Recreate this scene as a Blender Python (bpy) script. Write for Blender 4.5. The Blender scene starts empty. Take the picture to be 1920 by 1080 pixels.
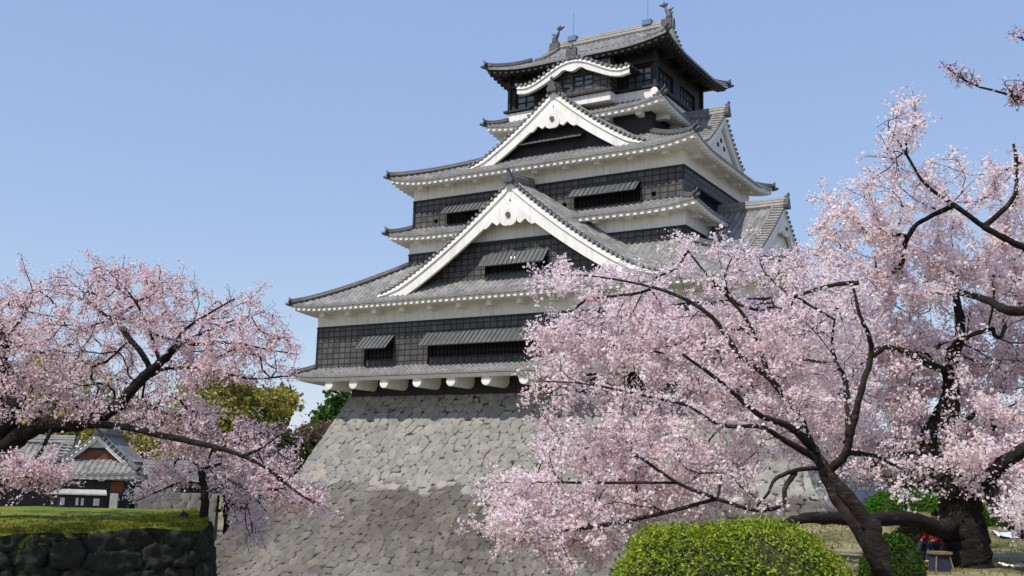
import bpy, bmesh, math, random
import numpy as np
from mathutils import Vector, Matrix
S = bpy.context.scene
COL = S.collection
rad = math.radians
# ------------------------------------------------------------------ camera, sky, sun
EYE = 1.7
F, PITCH, ROLL, YAW = 2000., rad(10.25), rad(1.5), rad(31.5)
fw = np.array([0, math.cos(PITCH), math.sin(PITCH)])
r0 = np.array([1., 0, 0]); u0 = np.cross(r0, fw)
RT = r0*math.cos(ROLL)+u0*math.sin(ROLL); UP = -r0*math.sin(ROLL)+u0*math.cos(ROLL)
cam = bpy.data.cameras.new('camera'); camo = bpy.data.objects.new('camera', cam); COL.objects.link(camo)
cam.sensor_width = 36; cam.lens = 36*F/1920; cam.clip_start = .1; cam.clip_end = 6000
M = Matrix.Identity(4)
for i in range(3):
    M[i][0] = RT[i]; M[i][1] = UP[i]; M[i][2] = -fw[i]
M[2][3] = EYE
camo.matrix_world = M
S.camera = camo
SUN_AZ, SUN_EL = rad(229), rad(55)
wd = bpy.data.worlds.new('World'); S.world = wd; wd.use_nodes = True
wn = wd.node_tree.nodes; bg = wn['Background']
sky = wn.new('ShaderNodeTexSky'); sky.sky_type = 'NISHITA'; sky.sun_disc = False
sky.sun_elevation = SUN_EL; sky.sun_rotation = SUN_AZ
sky.air_density = 1.0; sky.dust_density = .5; sky.ozone_density = 4.; sky.altitude = 0
bg.inputs[1].default_value = 0.13
gn = wn.new('ShaderNodeMixRGB'); gn.blend_type = 'MULTIPLY'; gn.inputs[0].default_value = 1; gn.inputs[2].default_value = (.85, .64, .35, 1)
an = wn.new('ShaderNodeMixRGB'); an.blend_type = 'ADD'; an.inputs[0].default_value = 1; an.inputs[2].default_value = (.185/.13, .285/.13, .59/.13, 1)   # the spring haze in the sky
wd.node_tree.links.new(sky.outputs[0], gn.inputs[1]); wd.node_tree.links.new(gn.outputs[0], an.inputs[1]); wd.node_tree.links.new(an.outputs[0], bg.inputs[0])
sl = bpy.data.lights.new('sun', 'SUN'); sl.energy = 4.6; sl.angle = rad(.5); sl.color = (1, .95, .87)
so = bpy.data.objects.new('sun', sl); COL.objects.link(so)
sd = Vector((math.sin(SUN_AZ)*math.cos(SUN_EL), math.cos(SUN_AZ)*math.cos(SUN_EL), math.sin(SUN_EL)))
so.rotation_euler = sd.to_track_quat('Z', 'Y').to_euler(); so.location = (-40, -30, 60)
S.view_settings.view_transform = 'Standard'; S.view_settings.look = 'None'
S.view_settings.exposure = 0.0; S.view_settings.gamma = 1
S.cycles.max_bounces = 12; S.cycles.diffuse_bounces = 8; S.cycles.transmission_bounces = 8; S.cycles.transparent_max_bounces = 8

def at(px, py, Y):                       # the point seen at a place of the photograph, Y metres ahead
    r = fw*F+RT*(px-960)-UP*(py-540)
    q = r*Y/r[1]
    return np.array([q[0], q[1], q[2]+EYE])

# ------------------------------------------------------------------ tags
def tag(o, label=None, cat=None, group=None, kind=None):
    if label: o['label'] = label
    if cat: o['category'] = cat
    if group: o['group'] = group
    if kind: o['kind'] = kind
    return o
def empty(name, loc, rz=0):
    o = bpy.data.objects.new(name, None); COL.objects.link(o)
    o.location = loc; o.rotation_euler = (0, 0, rz); o.empty_display_size = .3
    return o
def copy_tree(o, parent=None):
    c = o.copy(); COL.objects.link(c); c.parent = parent
    for ch in list(o.children): copy_tree(ch, c)
    return c

# ------------------------------------------------------------------ materials
def mat(name, rough=.8, spec=.3):
    m = bpy.data.materials.new(name); m.use_nodes = True
    nt = m.node_tree; b = nt.nodes['Principled BSDF']
    b.inputs['Roughness'].default_value = rough
    b.inputs['Specular IOR Level'].default_value = spec
    return m, nt, b
def N(nt, t, **k):
    n = nt.nodes.new(t)
    for a, v in k.items(): setattr(n, a, v)
    return n
def ramp(nt, fac, stops):
    r = N(nt, 'ShaderNodeValToRGB'); e = r.color_ramp.elements
    while len(e) < len(stops): e.new(.5)
    for i, (p, c) in enumerate(stops): e[i].position = p; e[i].color = (*c, 1)
    nt.links.new(fac, r.inputs[0]); return r.outputs[0]
def noise(nt, scale, detail=4, rough=.6, vec=None):
    n = N(nt, 'ShaderNodeTexNoise'); n.inputs['Scale'].default_value = scale
    n.inputs['Detail'].default_value = detail; n.inputs['Roughness'].default_value = rough
    if vec is None:
        tc = N(nt, 'ShaderNodeTexCoord'); vec = tc.outputs['Object']
    nt.links.new(vec, n.inputs['Vector']); return n.outputs[0]
def mix(nt, a, b, fac, mode='MIX'):
    m = N(nt, 'ShaderNodeMixRGB', blend_type=mode)
    for i, v in ((0, fac), (1, a), (2, b)):
        if hasattr(v, 'links'): nt.links.new(v, m.inputs[i])
        elif isinstance(v, tuple): m.inputs[i].default_value = (*v, 1)
        else: m.inputs[i].default_value = v
    return m.outputs[0]
def bump(nt, b, h, st=.3, dist=.05):
    n = N(nt, 'ShaderNodeBump'); n.inputs['Strength'].default_value = st; n.inputs['Distance'].default_value = dist
    nt.links.new(h, n.inputs['Height']); nt.links.new(n.outputs[0], b.inputs['Normal'])
def simple(name, c, rough=.8, var=.25, scale=3., bmp=.2, spec=.3):
    m, nt, b = mat(name, rough, spec)
    f = noise(nt, scale)
    d = tuple(x*(1-var) for x in c); l = tuple(min(1, x*(1+var)) for x in c)
    nt.links.new(ramp(nt, f, [(.3, d), (.7, l)]), b.inputs['Base Color'])
    if bmp: bump(nt, b, noise(nt, scale*6), bmp, .02)
    return m
def uvvec(nt):
    return N(nt, 'ShaderNodeUVMap').outputs[0]

def m_tile():
    m, nt, b = mat('roof_tile', .55, .4)
    f = noise(nt, .8, 6, .7); g = noise(nt, 5, 3)
    c = ramp(nt, f, [(.3, (.155, .155, .156)), (.55, (.235, .228, .22)), (.75, (.31, .292, .268))])
    sx = N(nt, 'ShaderNodeSeparateXYZ'); nt.links.new(uvvec(nt), sx.inputs[0])
    w = N(nt, 'ShaderNodeTexWave', wave_type='BANDS', bands_direction='Y', wave_profile='SAW')
    w.inputs['Scale'].default_value = .55; w.inputs['Distortion'].default_value = .4; w.inputs['Detail'].default_value = 1
    nt.links.new(uvvec(nt), w.inputs['Vector'])
    c = mix(nt, c, ramp(nt, w.outputs[0], [(0, (.72,)*3), (.15, (1,)*3)]), .55, 'MULTIPLY')
    c = mix(nt, c, ramp(nt, g, [(.3, (.75,)*3), (.7, (1.15,)*3)]), 1., 'MULTIPLY')
    sn = N(nt, 'ShaderNodeVectorMath', operation='SNAP'); nt.links.new(uvvec(nt), sn.inputs[0]); sn.inputs[1].default_value = (.48, .36, 1)
    wnz = N(nt, 'ShaderNodeTexWhiteNoise', noise_dimensions='2D'); nt.links.new(sn.outputs[0], wnz.inputs['Vector'])
    c = mix(nt, c, ramp(nt, wnz.outputs[0], [(0, (.72,)*3), (.6, (1,)*3), (1, (1.25, 1.22, 1.18))]), 1., 'MULTIPLY')
    c = mix(nt, c, (.12, .13, .085), ramp(nt, noise(nt, 1.6, 6, .75), [(.56, (0,)*3), (.72, (.6,)*3)]))
    nt.links.new(c, b.inputs['Base Color']); bump(nt, b, w.outputs[0], .35, .03)
    return m
def m_plaster():
    m, nt, b = mat('white_plaster', .85, .2)
    f = noise(nt, .6, 5, .65)
    mp = N(nt, 'ShaderNodeMapping'); mp.inputs['Scale'].default_value = (3, 3, .35)
    tc = N(nt, 'ShaderNodeTexCoord'); nt.links.new(tc.outputs['Object'], mp.inputs[0])
    g = noise(nt, 1.2, 4, .6, mp.outputs[0])
    c = ramp(nt, f, [(.25, (.7, .68, .645)), (.6, (.82, .805, .775))])
    c = mix(nt, c, ramp(nt, g, [(.28, (.74, .72, .68)), (.52, (1, 1, 1))]), .75, 'MULTIPLY')
    nt.links.new(c, b.inputs['Base Color']); bump(nt, b, noise(nt, 9), .15, .02)
    return m
def m_boards():
    m, nt, b = mat('black_boards', .6, .4)
    br = N(nt, 'ShaderNodeTexBrick'); br.offset = 0; br.squash = 1
    br.inputs['Scale'].default_value = 1; br.inputs['Brick Width'].default_value = .62; br.inputs['Row Height'].default_value = .46
    br.inputs['Mortar Size'].default_value = .055; br.inputs['Mortar Smooth'].default_value = .15; br.inputs['Bias'].default_value = 0
    br.inputs['Color1'].default_value = (.062, .062, .064, 1); br.inputs['Color2'].default_value = (.102, .099, .097, 1)
    br.inputs['Mortar'].default_value = (.013, .013, .016, 1)
    nt.links.new(uvvec(nt), br.inputs['Vector'])
    f = noise(nt, 1.1, 5)
    c = mix(nt, br.outputs[0], ramp(nt, f, [(.3, (.65, .66, .7)), (.7, (1.2, 1.17, 1.1))]), 1., 'MULTIPLY')
    mp = N(nt, 'ShaderNodeMapping'); mp.inputs['Scale'].default_value = (9, 9, .8); tc = N(nt, 'ShaderNodeTexCoord'); nt.links.new(tc.outputs['Object'], mp.inputs[0])
    c = mix(nt, c, ramp(nt, noise(nt, 1, 5, .7, mp.outputs[0]), [(.3, (.6,)*3), (.7, (1.35, 1.32, 1.28))]), 1., 'MULTIPLY')
    nt.links.new(c, b.inputs['Base Color']); bump(nt, b, br.outputs[1], -.5, .05)
    return m
def m_awning():
    m, nt, b = mat('grey_awning', .5, .4)
    w = N(nt, 'ShaderNodeTexWave', wave_type='BANDS', bands_direction='X'); w.inputs['Scale'].default_value = .8
    w.inputs['Distortion'].default_value = 0
    nt.links.new(uvvec(nt), w.inputs['Vector'])
    c = ramp(nt, w.outputs[0], [(.05, (.04, .042, .045)), (.25, (.1, .105, .108))])
    c = mix(nt, c, ramp(nt, noise(nt, 1.5), [(.3, (.8,)*3), (.7, (1.2,)*3)]), 1, 'MULTIPLY')
    nt.links.new(c, b.inputs['Base Color'])
    return m
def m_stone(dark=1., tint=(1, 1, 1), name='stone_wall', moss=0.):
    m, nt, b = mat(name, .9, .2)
    at_ = N(nt, 'ShaderNodeAttribute', attribute_name='cell')      # r: stone's own tone, g: joint, b: lower older courses
    sx = N(nt, 'ShaderNodeSeparateColor'); nt.links.new(at_.outputs['Color'], sx.inputs[0])
    s = lambda *c: tuple(x*dark*t for x, t in zip(c, tint))
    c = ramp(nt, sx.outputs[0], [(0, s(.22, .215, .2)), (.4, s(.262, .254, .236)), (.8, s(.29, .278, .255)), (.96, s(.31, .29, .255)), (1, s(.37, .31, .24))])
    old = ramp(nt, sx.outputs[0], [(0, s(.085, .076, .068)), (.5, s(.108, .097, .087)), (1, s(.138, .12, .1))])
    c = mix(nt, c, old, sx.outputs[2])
    f = noise(nt, 1.3, 8, .72); g = noise(nt, 9, 5, .7)
    c = mix(nt, c, ramp(nt, f, [(.3, (.72, .72, .74)), (.7, (1.18, 1.16, 1.1))]), 1., 'MULTIPLY')
    c = mix(nt, c, ramp(nt, g, [(.3, (.8,)*3), (.7, (1.15,)*3)]), 1., 'MULTIPLY')
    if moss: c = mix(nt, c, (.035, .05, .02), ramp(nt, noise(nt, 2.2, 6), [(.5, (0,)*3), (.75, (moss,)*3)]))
    hole = N(nt, 'ShaderNodeMath', operation='MULTIPLY_ADD'); hole.inputs[1].default_value = -1.5; hole.inputs[2].default_value = .74
    nt.links.new(noise(nt, 1.7, 3, .6), hole.inputs[0]); sm = N(nt, 'ShaderNodeMath', operation='ADD'); nt.links.new(hole.outputs[0], sm.inputs[0]); nt.links.new(sx.outputs[1], sm.inputs[1])
    j = ramp(nt, sm.outputs[0], [(.0, (.03, .028, .026)), (.5, (1, 1, 1))])
    c = mix(nt, c, j, .95, 'MULTIPLY')
    nt.links.new(c, b.inputs['Base Color']); bump(nt, b, g, .45, .05)
    return m
def m_bark(c0, c1, name='bark'):
    m, nt, b = mat(name, .9, .15)
    mp = N(nt, 'ShaderNodeMapping'); mp.inputs['Scale'].default_value = (1, 1, 2.5)
    tc = N(nt, 'ShaderNodeTexCoord'); nt.links.new(tc.outputs['Object'], mp.inputs[0])
    f = noise(nt, 7, 6, .7, mp.outputs[0])
    mp2 = N(nt, 'ShaderNodeMapping'); mp2.inputs['Scale'].default_value = (1, 1, 5); nt.links.new(tc.outputs['Object'], mp2.inputs[0])
    band = noise(nt, 5, 5, .75, mp2.outputs[0])
    c = ramp(nt, f, [(.3, c0), (.7, c1)])
    c = mix(nt, c, tuple(x*2.6 for x in c1), ramp(nt, band, [(.55, (0,)*3), (.68, (.75,)*3)]))
    c = mix(nt, c, (.1, .105, .08), ramp(nt, noise(nt, 3.2, 6, .75), [(.58, (0,)*3), (.7, (.7,)*3)]))
    nt.links.new(c, b.inputs['Base Color']); bump(nt, b, mix(nt, f, band, .5), .9, .05)
    return m
def m_petal(name='blossom', trans=.55):
    m = bpy.data.materials.new(name); m.use_nodes = True; nt = m.node_tree
    nt.nodes.remove(nt.nodes['Principled BSDF']); out = nt.nodes['Material Output']
    a = N(nt, 'ShaderNodeAttribute', attribute_name='tint')
    d = N(nt, 'ShaderNodeBsdfDiffuse'); t = N(nt, 'ShaderNodeBsdfTranslucent'); x = N(nt, 'ShaderNodeMixShader')
    x.inputs[0].default_value = trans
    nt.links.new(a.outputs['Color'], d.inputs[0]); nt.links.new(a.outputs['Color'], t.inputs[0])
    nt.links.new(d.outputs[0], x.inputs[1]); nt.links.new(t.outputs[0], x.inputs[2]); nt.links.new(x.outputs[0], out.inputs[0])
    return m
def m_ground():
    m, nt, b = mat('earth', .95, .1)
    f = noise(nt, .35, 8, .7); g = noise(nt, 6, 5, .7)
    c = ramp(nt, f, [(.38, (.06, .075, .025)), (.5, (.2, .17, .1)), (.62, (.3, .26, .17))])
    c = mix(nt, c, ramp(nt, g, [(.3, (.7,)*3), (.7, (1.2,)*3)]), 1, 'MULTIPLY')
    nt.links.new(c, b.inputs['Base Color']); bump(nt, b, g, .4, .05)
    return m
def m_lawn():
    m, nt, b = mat('lawn_turf', .95, .1)
    f = noise(nt, .7, 7, .7); g = noise(nt, 14, 5, .75)
    c = ramp(nt, f, [(.3, (.07, .12, .015)), (.5, (.15, .19, .025)), (.68, (.26, .22, .06))])
    c = mix(nt, c, ramp(nt, g, [(.3, (.55,)*3), (.7, (1.3,)*3)]), 1, 'MULTIPLY')
    nt.links.new(c, b.inputs['Base Color']); bump(nt, b, g, .8, .06)
    return m
MT = dict(tile=m_tile(), white=m_plaster(), board=m_boards(), awn=m_awning(),
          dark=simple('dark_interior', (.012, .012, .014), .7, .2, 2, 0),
          wood=simple('black_wood', (.022, .022, .026), .6, .35, 2, .2),
          orn=simple('ornament_tile', (.09, .09, .095), .5, .3, 3, .3),
          metal=simple('rod_metal', (.25, .26, .28), .4, .1, 3, 0),
          blue=simple('blue_metal', (.12, .17, .3), .5, .1, 3, 0),
          glass=simple('window_glass', (.1, .12, .15), .12, .2, .6, 0, .8),
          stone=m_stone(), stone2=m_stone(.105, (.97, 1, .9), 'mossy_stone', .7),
          bark=m_bark((.013, .01, .009), (.042, .032, .027)), bark2=m_bark((.007, .006, .006), (.024, .019, .017), 'old_bark'),
          petal=m_petal(), leaf=m_petal('leaf', .35), ground=m_ground(), lawn=m_lawn(),
          brown=simple('brown_boards', (.16, .055, .03), .7, .3, 2), path=simple('sand', (.36, .3, .2), .95, .25, .8),
          pale=simple('pale_stone', (.36, .35, .33), .9, .25, 3), red=simple('red_cloth', (.32, .015, .02), .8, .2, 4),
          navy=simple('navy_cloth', (.02, .025, .05), .8, .3, 5), skin=simple('skin', (.5, .32, .23), .6, .1, 5),
          hair=simple('hair', (.015, .012, .01), .5, .2, 5), tan=simple('tan_wood', (.2, .135, .07), .7, .3, 4),
          sheet=simple('pale_blue_sheet', (.5, .56, .68), .6, .15, 4), cloth=simple('white_cloth', (.72, .7, .68), .8, .1, 4),
          grey=simple('grey_roof', (.27, .28, .3), .6, .15, 3), slate=simple('slate_blue', (.11, .14, .2), .6, .2, 3))

# ------------------------------------------------------------------ mesh builder
class MB:
    def __init__(s): s.v = []; s.f = []; s.uv = []; s.m = []
    def face(s, pts, uv=None, m=0):
        i = len(s.v); s.v += [tuple(p) for p in pts]; s.f.append(tuple(range(i, i+len(pts))))
        s.uv.append(uv if uv else [(0, 0)]*len(pts)); s.m.append(m)
    def grid(s, P, UV=None, m=0, close=False):
        nu, nv = len(P), len(P[0]); b = len(s.v)
        for r in P: s.v += [tuple(p) for p in r]
        for i in range(nu if close else nu-1):
            j2 = (i+1) % nu
            for j in range(nv-1):
                s.f.append((b+i*nv+j, b+j2*nv+j, b+j2*nv+j+1, b+i*nv+j+1)); s.m.append(m)
                s.uv.append([UV[i][j], UV[j2][j], UV[j2][j+1], UV[i][j+1]] if UV else [(0, 0)]*4)
    def box(s, x0, x1, y0, y1, z0, z1, m=0):
        p = [(x, y, z) for x in (x0, x1) for y in (y0, y1) for z in (z0, z1)]
        for q, ax in (((0, 4, 5, 1), 0), ((6, 2, 3, 7), 0), ((2, 0, 1, 3), 1), ((4, 6, 7, 5), 1), ((1, 5, 7, 3), 2), ((2, 6, 4, 0), 2)):
            pts = [p[k] for k in q]
            uv = [((P[0], P[2]) if ax == 0 else (P[1], P[2]) if ax == 1 else (P[0], P[1])) for P in pts]
            s.face(pts, uv, m)
    def tube(s, pts, radii, n=8, m=0, cap=True):
        pts = [Vector(p) for p in pts]; rings = []
        t = (pts[1]-pts[0]).normalized(); a = t.orthogonal().normalized()
        for i, p in enumerate(pts):
            d = (pts[min(i+1, len(pts)-1)]-pts[max(i-1, 0)]).normalized()
            a = (a-d*a.dot(d)).normalized(); c = d.cross(a)
            r = radii[i] if hasattr(radii, '__len__') else radii
            rings.append([p+(a*math.cos(k*2*math.pi/n)+c*math.sin(k*2*math.pi/n))*r for k in range(n)])
        b = len(s.v)
        for R in rings: s.v += [tuple(q) for q in R]
        for i in range(len(rings)-1):
            for k in range(n):
                k2 = (k+1) % n
                s.f.append((b+i*n+k, b+i*n+k2, b+(i+1)*n+k2, b+(i+1)*n+k)); s.uv.append([(0, 0)]*4); s.m.append(m)
        if cap:
            s.f.append(tuple(b+k for k in range(n))[::-1]); s.uv.append([(0, 0)]*n); s.m.append(m)
            e = b+(len(rings)-1)*n
            s.f.append(tuple(e+k for k in range(n))); s.uv.append([(0, 0)]*n); s.m.append(m)
    def build(s, name, mats, parent=None, smooth=False):
        me = bpy.data.meshes.new(name); me.from_pydata(s.v, [], s.f)
        mats = mats if isinstance(mats, (list, tuple)) else [mats]
        for q in mats: me.materials.append(q)
        uvl = me.uv_layers.new(name='UVMap')
        uvl.data.foreach_set('uv', np.array([c for u in s.uv for c in u], dtype=np.float32).ravel())
        me.polygons.foreach_set('material_index', s.m)
        if smooth: me.polygons.foreach_set('use_smooth', [True]*len(s.f))
        me.update()
        o = bpy.data.objects.new(name, me); COL.objects.link(o)
        if parent: o.parent = parent
        return o

# ------------------------------------------------------------------ ground and lawn
def sstep(a, b, x):
    t = np.clip((x-a)/(b-a), 0, 1); return t*t*(3-2*t)
def ground_z(x, y):
    x = np.asarray(x, float); y = np.asarray(y, float)
    low = -7.2*sstep(15, 42, y)
    far = sstep(150, 400, y)
    low = low*(1-far)+(-3)*far
    left = sstep(-25, -34, x)*sstep(62, 80, y)*(1-sstep(100, 140, y))
    low = low*(1-left)+(-1.5)*left
    xb = 1.2+.2*np.maximum(y-14, 0)
    plat = sstep(xb, xb+4.5, x)*(1-sstep(75, 110, y))
    mound = .95*np.exp(-((x-14.5)/5.5)**2-((y-38)/4.5)**2)
    z = low*(1-plat)+mound
    return z+.05*np.sin(x*.9+1)*np.sin(y*.7)*np.minimum(1, y/10)
gx = np.sign(np.linspace(-1, 1, 221))*np.abs(np.linspace(-1, 1, 221))**2.6*2500
gx = np.unique(np.round(np.concatenate([gx, np.arange(-40, 45, .8)]), 3)); gx = gx[np.concatenate([[True], np.diff(gx) > .15])]
gy = np.unique(np.round(np.concatenate([np.linspace(-200, 3000, 60), np.arange(-10, 110, .9)]), 3)); gy = gy[np.concatenate([[True], np.diff(gy) > .15])]
X, Y = np.meshgrid(gx, gy, indexing='ij'); Z = ground_z(X, Y)
mb = MB(); mb.grid(np.stack([X, Y, Z], -1).tolist())
g = mb.build('ground', MT['ground'], smooth=True); tag(g, 'bare earth and thin grass ground around the castle', None, None, 'structure')

# ------------------------------------------------------------------ stone relief
def voronoi(a, b, cw, ch, seed):
    """anisotropic stone pattern: returns joint distance (0..1), per-cell random"""
    rs = np.random.RandomState(seed)
    n = 260; jx = rs.rand(n, n)*.82+.09; jy = rs.rand(n, n)*.72+.14; rc = rs.rand(n, n)
    row = b/ch; off = .5*(np.floor(row) % 2)
    A = a/cw; B = row
    i0 = np.floor(A).astype(int); j0 = np.floor(B).astype(int)
    d1 = np.full(A.shape, 9.); d2 = np.full(A.shape, 9.); c1 = np.zeros(A.shape)
    for di in (-2, -1, 0, 1, 2):
        for dj in (-2, -1, 0, 1, 2):
            ii = i0+di; jj = j0+dj
            px = ii+jx[ii % n, jj % n]+.5*(jj % 2); py = jj+jy[ii % n, jj % n]
            d = np.abs(px-A)**2+(np.abs(py-B)*.95)**2; d = np.sqrt(d)
            r = rc[ii % n, jj % n]
            m1 = d < d1
            d2 = np.where(m1, d1, np.minimum(d2, d)); c1 = np.where(m1, r, c1); d1 = np.where(m1, d, d1)
    return np.clip((d2-d1)/.26, 0, 1), c1
def wobble(a, b, s, seed):
    rs = np.random.RandomState(seed); o = np.zeros(a.shape)
    for k in range(7):
        th, ph, fr = rs.rand()*6.28, rs.rand()*6.28, s*(.6+rs.rand()*2.2)
        o += np.sin((a*math.cos(th)+b*math.sin(th))*fr+ph)/7
    return o
def relief(P, Nrm, edge, cell, depth, old=None):
    h = np.sqrt(edge)*depth*(.75+.5*cell)
    return P+Nrm*(h-depth)[..., None]
def stone_mesh(name, sheets, material, parent=None):
    """sheets: list of (P, edge, cell, old) grids -> one mesh with a colour attribute"""
    V = []; Fc = []; C = []; b = 0
    for P, e, c, o in sheets:
        nu, nv = P.shape[:2]; V.append(P.reshape(-1, 3))
        C.append(np.stack([c, e, o, np.ones_like(c)], -1).reshape(-1, 4))
        i, j = np.meshgrid(np.arange(nu-1), np.arange(nv-1), indexing='ij')
        q = b+i*nv+j
        Fc.append(np.stack([q, q+nv, q+nv+1, q+1], -1).reshape(-1, 4)); b += nu*nv
    V = np.concatenate(V); Fc = np.concatenate(Fc); C = np.concatenate(C)
    o = np_mesh(name, V, Fc, material, parent)
    a = o.data.color_attributes.new('cell', 'FLOAT_COLOR', 'POINT'); a.data.foreach_set('color', C.astype(np.float32).ravel())
    return o
def np_mesh(name, V, Fc, material, parent=None, smooth=False):
    me = bpy.data.meshes.new(name); k = Fc.shape[1]; nf = len(Fc)
    me.vertices.add(len(V)); me.vertices.foreach_set('co', np.asarray(V, np.float32).ravel())
    me.loops.add(nf*k); me.loops.foreach_set('vertex_index', np.asarray(Fc, np.int32).ravel())
    me.polygons.add(nf); me.polygons.foreach_set('loop_start', np.arange(0, nf*k, k, dtype=np.int32))
    me.materials.append(material); me.update(calc_edges=True)
    if smooth: me.polygons.foreach_set('use_smooth', [True]*nf)
    o = bpy.data.objects.new(name, me); COL.objects.link(o)
    if parent: o.parent = parent
    return o

# ------------------------------------------------------------------ castle
CW = at(1282, 312, 75)                    # front right corner of the third storey
ZB = 6.6                                  # top of the stone base, above eye level
def castle_root(name): return empty(name, (CW[0], CW[1], EYE+ZB), -YAW)
ZS = np.array([-9.2, -7.2, -4.73, -1.93, -.92, .27, 2.27, 4.52, 5.52, 6.6]); ES = np.array([10., 8.4, 6.7, 4.5, 3.6, 2.75, 1.88, .88, .46, 0])
SU0, SU1, SW0, SW1 = -29.8, 7., -.6, 15.5
def base_face(side):
    step = .14
    zz = np.arange(-9.2, 6.6+step, step); zz[-1] = 6.6
    e = np.interp(zz, ZS, ES)
    ln = np.concatenate([[0], np.cumsum(np.hypot(np.diff(zz), np.diff(e)))])
    L = {'F': SU1-SU0, 'R': SW1-SW0, 'L': SW1-SW0}[side]
    s = np.linspace(0, 1, int((L+20)/step))
    a = s[:, None]*(L+2*e[None, :])-e[None, :]
    b = np.broadcast_to(ln[None, :], a.shape)
    zg = np.broadcast_to(zz[None, :], a.shape); eg = np.broadcast_to(e[None, :], a.shape)
    a_ = a+wobble(a, b, .9, 5)*.35; b_ = b+wobble(a, b, .8, 9)*.35
    ed, ce = voronoi(a_+({'F': 0, 'R': 60, 'L': 110}[side]), b_+3, .95, .58, 3)
    if side == 'F': P = np.stack([SU0+a, SW0-eg, zg-ZB], -1); n = np.array([0, -.93, .36])
    if side == 'R': P = np.stack([SU1+eg, SW0+a, zg-ZB], -1); n = np.array([.93, 0, .36])
    if side == 'L': P = np.stack([SU0-eg, SW1-a, zg-ZB], -1); n = np.array([-.93, 0, .36])
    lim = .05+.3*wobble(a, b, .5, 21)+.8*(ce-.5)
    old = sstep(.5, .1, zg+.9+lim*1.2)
    fade = np.clip(np.minimum(s, 1-s)[:, None]*L/.4, 0, 1)
    P = relief(P, n, ed, ce, .075)
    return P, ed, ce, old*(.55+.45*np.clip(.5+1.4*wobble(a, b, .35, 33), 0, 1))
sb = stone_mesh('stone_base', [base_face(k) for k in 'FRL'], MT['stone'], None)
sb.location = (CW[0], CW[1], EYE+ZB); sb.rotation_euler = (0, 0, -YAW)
mb = MB(); mb.box(SU0+.2, SU1-.2, SW0+.2, SW1-.2, -1, -.05)
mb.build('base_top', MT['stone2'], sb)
tag(sb, 'tall curved base of fitted grey stones under the black castle keep', 'stone base')

K = castle_root('castle_keep')
tag(K, 'tall black and white castle keep with stacked tiled roofs above the stone base', 'castle')
def zl(z): return z-ZB
def wall(mb, axis, fixed, a0, a1, z0, z1, holes=(), depth=.6, out=-1, m=0):
    """a wall face with real openings. axis 'u': runs along u at w=fixed, facing out*w; axis 'w' likewise"""
    P = (lambda a, z, d=0: (a, fixed-out*d, zl(z))) if axis == 'u' else (lambda a, z, d=0: (fixed-out*d, a, zl(z)))
    xs = sorted({a0, a1, *[h[0] for h in holes], *[h[1] for h in holes]}); zs = sorted({z0, z1, *[h[2] for h in holes], *[h[3] for h in holes]})
    for i in range(len(xs)-1):
        for j in range(len(zs)-1):
            cx, cz = (xs[i]+xs[i+1])/2, (zs[j]+zs[j+1])/2
            if any(h[0] < cx < h[1] and h[2] < cz < h[3] for h in holes): continue
            q = [(xs[i], zs[j]), (xs[i+1], zs[j]), (xs[i+1], zs[j+1]), (xs[i], zs[j+1])]
            mb.face([P(*p) for p in q], [(p[0], p[1]) for p in q], m)
    for h in holes:
        c = [(h[0], h[2]), (h[1], h[2]), (h[1], h[3]), (h[0], h[3])]
        for k in range(4):
            p, q = c[k], c[(k+1) % 4]
            mb.face([P(*p), P(*q), P(*q, depth), P(*p, depth)], [(0, p[1]), (.6, p[1]), (.6, q[1]), (0, q[1])], m)
def window(axis, fixed, h, depth=.6, out=-1, bars=True, glass=False, rail=None):
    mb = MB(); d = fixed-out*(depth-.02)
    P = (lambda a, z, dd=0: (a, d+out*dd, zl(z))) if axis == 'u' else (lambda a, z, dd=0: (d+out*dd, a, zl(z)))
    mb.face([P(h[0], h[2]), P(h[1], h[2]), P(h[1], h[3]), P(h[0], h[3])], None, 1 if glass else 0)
    def bar(a0, a1, z0, z1, mm=2, dd=(.02, .1)):
        if axis == 'u': mb.box(a0, a1, min(d+out*dd[0], d+out*dd[1]), max(d+out*dd[0], d+out*dd[1]), zl(z0), zl(z1), mm)
        else: mb.box(min(d+out*dd[0], d+out*dd[1]), max(d+out*dd[0], d+out*dd[1]), a0, a1, zl(z0), zl(z1), mm)
    if bars:
        n = max(2, int((h[1]-h[0])/(.35 if not glass else .62)))
        for k in range(n+1):
            a = h[0]+(h[1]-h[0])*k/n; a = min(max(a, h[0]+.05), h[1]-.05)
            bar(a-.045, a+.045, h[2], h[3])
        for f in ((.5,) if not glass else (.04, .33, .66, .96)):
            z = h[2]+(h[3]-h[2])*f; bar(h[0], h[1], z-.04, z+.04, 2, (.03, .08))
    if rail: bar(h[0], h[1], h[2], h[2]+rail, 3, (.2, .3))
    return mb.build('window', [MT['dark'], MT['glass'], MT['wood'], MT['board']], K)
def awning(win, a0, a1, zt, zb, w0, reach, axis='u', out=-1):
    mb = MB()
    def P(a, d, z): return (a, w0+out*d, zl(z)) if axis == 'u' else (w0+out*d, a, zl(z))
    th = .07
    T = [P(a0, .02, zt), P(a1, .02, zt), P(a1, reach, zb), P(a0, reach, zb)]; B = [(p[0], p[1], p[2]-th) for p in T]
    L = math.hypot(reach, zt-zb)
    mb.face(T, [(a0, 0), (a1, 0), (a1, L), (a0, L)]); mb.face(B[::-1], None, 1)
    for k in range(4): mb.face([T[k], T[(k+1) % 4], B[(k+1) % 4], B[k]], None, 1)
    for a in np.arange(a0+.05, a1, .42):
        p0, p1 = P(a, .04, zt+.03), P(a, reach, zb+.03)
        mb.tube([p0, p1], .035, 4)
    return mb.build('awning', [MT['awn'], MT['wood']], win)

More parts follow.
